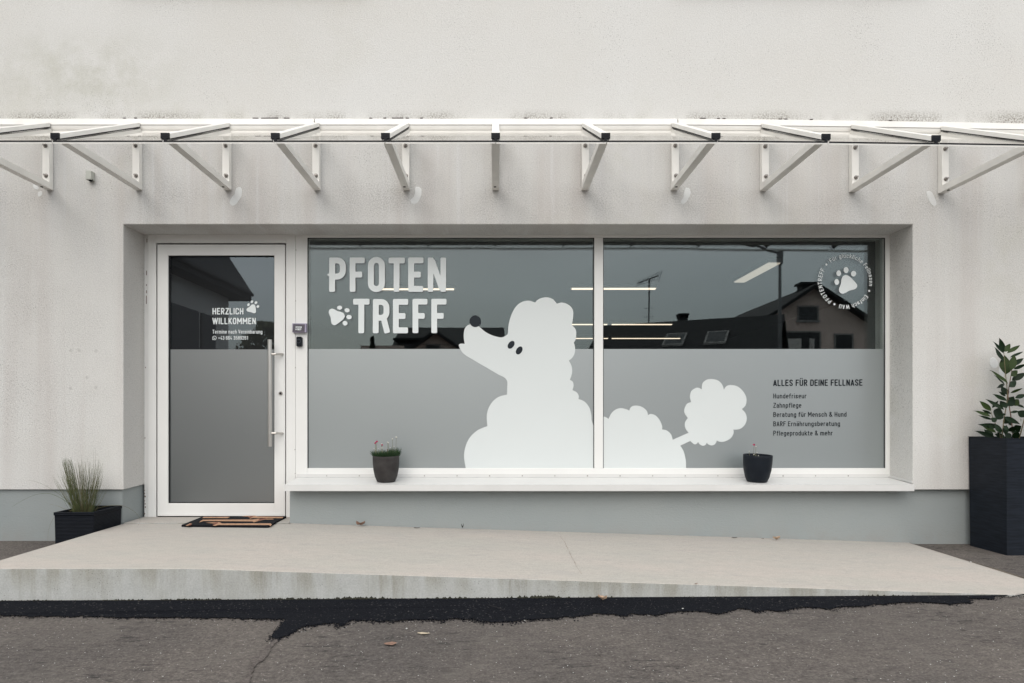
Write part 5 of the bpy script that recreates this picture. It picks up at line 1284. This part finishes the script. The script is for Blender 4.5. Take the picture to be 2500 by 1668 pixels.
# ------------------------------------------------------------------ across the street (seen mirrored in the panes)
def gable_house(name, label, x0, x1, y0, y1, ze, zr, mw, ridge='y', over=.5, cat='house'):
    e = empty(name, ((x0+x1)/2, (y0+y1)/2, -.17), label, cat); w_ = MB(); xm, ym = (x0+x1)/2, (y0+y1)/2
    w_.box(x0, x1, y0, y1, -.17, ze)
    if ridge == 'y': w_.add([(x0, y0, ze), (x1, y0, ze), (xm, y0, zr), (x0, y1, ze), (x1, y1, ze), (xm, y1, zr)], [(0,1,2), (5,4,3)])
    else: w_.add([(x0, y0, ze), (x0, y1, ze), (x0, ym, zr), (x1, y0, ze), (x1, y1, ze), (x1, ym, zr)], [(0,1,2), (5,4,3)])
    w_.build('wall', mw, e); r = MB(); t_ = .16
    if ridge == 'y':
        k = (zr-ze)/(xm-x0)
        for s, xe in ((1, x0-over), (-1, x1+over)):
            zE = ze-k*over
            r.hexa([(xe, y0-over, zE), (xm, y0-over, zr), (xm, y1+over, zr), (xe, y1+over, zE), (xe, y0-over, zE+t_), (xm, y0-over, zr+t_), (xm, y1+over, zr+t_), (xe, y1+over, zE+t_)])
    else:
        k = (zr-ze)/(ym-y0)
        for ye in (y0-over, y1+over):
            zE = ze-k*over
            r.hexa([(x0-over, ye, zE), (x1+over, ye, zE), (x1+over, ym, zr), (x0-over, ym, zr), (x0-over, ye, zE+t_), (x1+over, ye, zE+t_), (x1+over, ym, zr+t_), (x0-over, ym, zr+t_)])
    r.build('roof', M['hroof'], e); return e
def opening(parent, x0, x1, z0, z1, y, frame=True, m='hdark', name='window'):
    f = MB(); t_ = .07
    f.box(x0-t_, x0, y, y+.06, z0-t_, z1+t_); f.box(x1, x1+t_, y, y+.06, z0-t_, z1+t_); f.box(x0, x1, y, y+.06, z1, z1+t_); f.box(x0-t_*1.6, x1+t_*1.6, y, y+.10, z0-t_*1.4, z0)
    o = f.build(name, M['hframe'], parent); p = MB(); p.box(x0, x1, y+.01, y+.03, z0, z1); p.build('pane', M[m], o); return o
# right gable house
YH = 5.46-30
pk_ = RF(1987, 694, 30); el_ = RF(1806, 812, 30)
kk = (pk_.z-el_.z)/(pk_.x-el_.x)
hx0 = el_.x+.45; hx1 = 2*pk_.x-hx0
hr = gable_house('gabled_house', 'beige gabled house across the street mirrored in the right pane', hx0, hx1, YH-9, YH, pk_.z-.16-kk*(pk_.x-hx0), pk_.z-.16, M['hwall'], 'y', .45)
a, b = RF(1950, 782, 30), RF(1995, 750, 30); opening(hr, a.x, b.x, a.z, b.z, YH, m='slat')
a, b = RF(1838, 870, 30), RF(2000, 812, 30); o = opening(hr, a.x, b.x, a.z, b.z, YH+.01, name='loggia')
for (u0, u1) in ((1868, 1893), (1924, 1958), (1978, 1990)):
    m_ = MB(); a, b = RF(u0, 868, 29.9), RF(u1, 826, 29.9); m_.box(a.x, b.x, YH+.045, YH+.06, a.z, b.z); m_.build('loggia_panel', M['hgrey'], o)
a, b = RF(2040, 870, 30), RF(2080, 818, 30); opening(hr, a.x, b.x, a.z, b.z, YH)
m_ = MB(); a = RF(1988, 688, 30); m_.box(a.x-.22, a.x+.3, YH-1.2, YH-.7, a.z-.6, a.z+.02); m_.box(a.x-.30, a.x+.55, YH-1.3, YH-.6, a.z+.02, a.z+.12); m_.build('chimney', M['hroof'], hr)
# long low house
lh = empty('low_house', (7, -22, -.17), 'long low dark roofed house beside the gabled house', 'house')
A3, B3 = Vector((10.4, -19.1, 4.23)), Vector((4.35, -22.35, 4.23)); nd = (A3-B3).normalized(); pf = Vector((nd.y, -nd.x, 0)); pf = -pf if pf.y < 0 else pf
m_ = MB(); dn = pf*2.6+Vector((0, 0, -1.75)); bk2 = -pf*2.6+Vector((0, 0, -1.75)); t3 = Vector((0, 0, .14))
m_.hexa([B3+dn, A3+dn, A3, B3, B3+dn+t3, A3+dn+t3, A3+t3, B3+t3]); m_.hexa([B3, A3, A3+bk2, B3+bk2, B3+t3, A3+t3, A3+bk2+t3, B3+bk2+t3]); lro = m_.build('roof', M['hroof'], lh)
m_ = MB(); q4 = [B3+pf*2.2, A3+pf*2.2, A3-pf*2.2, B3-pf*2.2]; m_.hexa([Vector((p.x, p.y, -.17)) for p in q4]+[Vector((p.x, p.y, 2.9)) for p in q4]); m_.build('wall', M['hwall'], lh)
def onroof(t_, s): return B3.lerp(A3, t_)+dn*s+Vector((0, 0, .15))
for (t0, t1) in ((.42, .53), (.635, .745)):
    m_ = MB(); a, b, c, d = onroof(t0, .66), onroof(t1, .66), onroof(t1, .38), onroof(t0, .38); u_ = Vector((0, 0, .07)); m_.hexa([a, b, c, d, a+u_, b+u_, c+u_, d+u_]); o = m_.build('skylight', M['hframe'], lh)
    m_ = MB(); i_ = lambda p, q, r: p+(q-p).normalized()*.07+(r-p).normalized()*.07+u_+Vector((0, 0, .012)); m_.quad(i_(a, b, d), i_(b, a, c), i_(c, b, d), i_(d, c, a)); m_.build('pane', M['slat'], o)
tl = .40; c_ = B3.lerp(A3, tl); 
cc_ = RF(1667, 790, 27); m_ = MB(); m_.box(cc_.x-.15, cc_.x+.15, cc_.y-.2, cc_.y+.2, 3.9, 4.55); m_.build('chimney', M['hroof'], lh)
m_ = MB(); m_.box(cc_.x-.2, cc_.x+.2, cc_.y-.25, cc_.y+.25, 4.66, 4.72)
for s in (-1, 0, 1): m_.box(cc_.x+s*.15-.03, cc_.x+s*.15+.03, cc_.y-.2, cc_.y+.2, 4.55, 4.66)
m_.build('chimney_cap', M['hroof'], lh)
an = empty('roof_antenna', (RF(1585, 797, 27).x, RF(1585, 797, 27).y, 4.2), 'thin aerial mast standing on the low dark roof', 'antenna')
m_ = MB(); a = RF(1584, 800, 27); b = RF(1585.5, 684, 27); m_.tube([a-Vector((0, 0, .3)), b], .030, 6); m_.build('mast', M['galv'], an)
m_ = MB(); a = RF(1557, 692, 27); b = RF(1608, 673, 27); m_.tube([a, b], .022, 5)
for i in range(12):
    p = a.lerp(b, i/11); h_ = .10+.05*i/11; m_.tube([p-Vector((.02, .1, h_)), p+Vector((.02, .1, h_))], .008, 4)
m_.tube([b-Vector((0, 0, .25)), b+Vector((.15, 0, .22))], .01, 4); m_.build('aerial', M['galv'], an)
m_ = MB()
for v in (753, 774): a = RF(1573, v, 27); b = RF(1596, v-1, 27); m_.tube([a, b], .012, 4)
m_.build('cross_rod', M['galv'], an)
# street lamp
dL = 17.5; a = RF(1905, 1100, dL); sl_ = empty('street_lamp', (a.x, a.y, -.17), 'grey street lamp with a long arm mirrored in the right pane', 'street lamp')
top = RF(1905, 628, dL); m_ = MB(); m_.tube([(top.x, top.y, -.17), top], [.055, .038], 10); m_.build('pole', M['galv'], sl_, smooth=True)
m_ = MB(); m_.box(top.x-.06, top.x+.06, top.y-.06, top.y+.06, top.z-.18, top.z+.16); m_.build('collar', M['galv'], sl_)
m_ = MB(); b = RF(1845, 598, dL); c = RF(1800, 588, dL); m_.tube([top+Vector((0, 0, .1)), top.lerp(b, .5)+Vector((0, 0, .02)), b], .03, 8); m_.build('arm', M['galv'], sl_)
m_ = MB(); m_.hexa([b+Vector((0, -.12, -.04)), c+Vector((0, -.12, -.04)), c+Vector((0, .12, -.04)), b+Vector((0, .12, -.04)), b+Vector((0, -.08, .05)), c+Vector((0, -.08, .04)), c+Vector((0, .08, .04)), b+Vector((0, .08, .05))]); m_.build('lamp_head', M['galv'], sl_)
# small gabled house in the middle of the left pane
YM = 5.46-35; pk_ = RF(1064, 806, 35); k = 1.0*.78
h2 = gable_house('gabled_house', 'small gabled house mirrored below the word TREFF', pk_.x-3.4, pk_.x+3.4, YM-8, YM, pk_.z-.16-3.4*.72, pk_.z-.16, M['hwall'], 'y', .5)
a, b = RF(1042, 880, 35), RF(1072, 843, 35); opening(h2, a.x, b.x, a.z, b.z, YM)
fr_ = RF(1000, 827, 38); fh = empty('flat_house', (fr_.x, fr_.y, -.17), 'flat roofed annex left of the small gabled house', 'house')
m_ = MB(); a, b = RF(975, 860, 38), RF(1045, 831, 38); m_.box(a.x, b.x, a.y-4, a.y, -.17, b.z); m_.build('wall', M['slat'], fh)
m_ = MB(); a, b = RF(962, 832, 38), RF(1050, 827, 38); m_.box(a.x, b.x, a.y-4.4, a.y+.4, a.z, b.z); m_.build('roof', M['hroof'], fh)
p_ = RF(1100, 820, 42); gable_house('gabled_house', 'dark roofed house rising behind the small gabled house', p_.x-2.6, p_.x+2.8, p_.y-3, p_.y+3, 4.6, RF(1100, 806, 42).z, M['hwall'], 'x', .5)
p_ = RF(1196, 812, 48); gable_house('gabled_house', 'far dark roofed house mirrored above the poodle muzzle', p_.x-.9, p_.x+2.4, p_.y-8, p_.y, p_.z-2.2, p_.z-.1, M['hwall'], 'y', .3)
a, b = RF(880, 900, 33), RF(985, 844, 33); gw = MB(); gw.box(a.x, b.x, a.y-.3, a.y, -.17, b.z); tag(gw.build('garden_wall', M['hwall']), 'low reddish wall mirrored under the small conifer', 'wall')
# near house mirrored in the door
nh = empty('near_house', (-11.5, -17, -.17), 'grey house with dark shutters and steep roof mirrored in the door', 'house')
yw0, yw1 = -8.5, 5.46-25.3; xw = -9.9
m_ = MB(); m_.box(xw-7, xw, yw1, yw0, -.17, 5.27); m_.build('wall', M['hgrey'], nh)
m_ = MB(); tip = RF(586, 707, 26.2)
m_.hexa([(xw+.55, yw1-.7, 5.18), (xw+.55, yw0+.6, 5.18), (xw-3.5, yw0+.6, 11.5), (xw-3.5, yw1-.7, 11.5), (xw+.62, yw1-.7, 5.40), (xw+.62, yw0+.6, 5.40), (xw-3.5, yw0+.6, 11.75), (xw-3.5, yw1-.7, 11.75)])
m_.hexa([(xw-7.6, yw1-.7, 5.18), (xw-7.6, yw0+.6, 5.18), (xw-3.5, yw0+.6, 11.5), (xw-3.5, yw1-.7, 11.5), (xw-7.6, yw1-.7, 5.40), (xw-7.6, yw0+.6, 5.40), (xw-3.5, yw0+.6, 11.75), (xw-3.5, yw1-.7, 11.75)])
m_.build('roof', M['hroof'], nh)
m_ = MB(); m_.box(xw-7, xw+.60, yw1-.70, yw0+.60, 5.06, 5.30); m_.build('soffit', M['hroof'], nh)
so2 = MB(); so2.tube([(xw+.64, yw1-.7, 5.30), (xw+.64, yw0+.6, 5.30)], .07, 8); so2.build('gutter', M['hroof'], nh)
for (ya, yb2) in ((-18.55, -17.4), (-17.2, -15.0), (-14.6, -12.6)):
    m_ = MB(); m_.box(xw+.001, xw+.05, ya, yb2, 2.0, 4.17); o = m_.build('shutter', M['hdark'], nh); m_ = MB()
    for i in range(24): z_ = 2.02+i*.09; m_.box(xw+.05, xw+.075, ya+.03, yb2-.03, z_, z_+.06)
    m_.build('slats', M['slat'], o)['kind'] = 'stuff'
m_ = MB(); 
for i in range(40): m_.box(xw+.9, xw+.93, -19.5+i*.27, -19.46+i*.27, .9, 1.9)
m_.box(xw+.88, xw+.95, -19.6, -8.6, 1.9, 1.97); m_.box(xw+.02, xw+.95, -19.6, -8.6, .7, .9); m_.build('balcony', M['hdark'], nh)
# trees
def tree(name, label, p, h, rad, n, m, conical=False, trunk=.3):
    e = empty(name, p, label, 'tree'); t_ = MB(); t_.tube([p, p+Vector((.1, 0, h*.5)), p+Vector((0, .1, h*.9))], [.16, .1, .03], 7)
    for i in range(7):
        a = random.uniform(0, 6.28); z0 = h*random.uniform(.3, .7); t_.tube([p+Vector((0, 0, z0)), p+Vector((math.cos(a)*rad*.6, math.sin(a)*rad*.6, z0+h*.2))], [.05, .015], 5)
    t_.build('trunk', M['bark'], e); c = MB()
    for i in range(n):
        z_ = random.random(); 
        if conical: rr_ = rad*(1-z_)*(.55+.45*abs(math.sin(z_*22)))*math.sqrt(random.random()); zc = h*(.1+.9*z_)
        else:
            zc = h*trunk+h*(1-trunk)*z_; rr_ = rad*math.sqrt(max(0.02, 1-(2*z_-1)**2))*random.random()**.4*(1+.35*mnoise.noise(Vector((z_*5, i*.001, 3))))
        a = random.uniform(0, 6.28); q_ = p+Vector((math.cos(a)*rr_, math.sin(a)*rr_, zc)); q_ += Vector((mnoise.noise(q_*1.2), mnoise.noise(q_*1.3+Vector((5, 0, 0))), mnoise.noise(q_*1.1+Vector((0, 7, 0)))))*rad*.3*(0 if conical else 1)
        s = random.uniform(.05, .13); u_ = Vector((random.gauss(0, 1), random.gauss(0, 1), random.gauss(0, 1))).normalized()*s; v_ = u_.cross(Vector((random.gauss(0, 1), random.gauss(0, 1), random.gauss(0, 1)))).normalized()*s*.6
        c.add([q_-u_, q_+v_, q_+u_, q_-v_], [(0, 1, 2, 3)])
    c.recalc = False; c.build('crown', m, e)['kind'] = 'stuff'
a = RF(660, 1010, 30); tree('broadleaf_tree', 'loose olive green tree mirrored at the right of the door', Vector((a.x, a.y, -.17)), 5.1, 1.35, 7000, M['crown'], trunk=.1)
a = RF(909, 1010, 32); tree('conifer_tree', 'small dark conifer mirrored below the paw print', Vector((a.x, a.y, -.17)), RF(909, 824, 32).z+.17, .75, 3500, M['conifer'], True)

for me in bpy.data.objects:
    if '_local' in me: del me['_local']
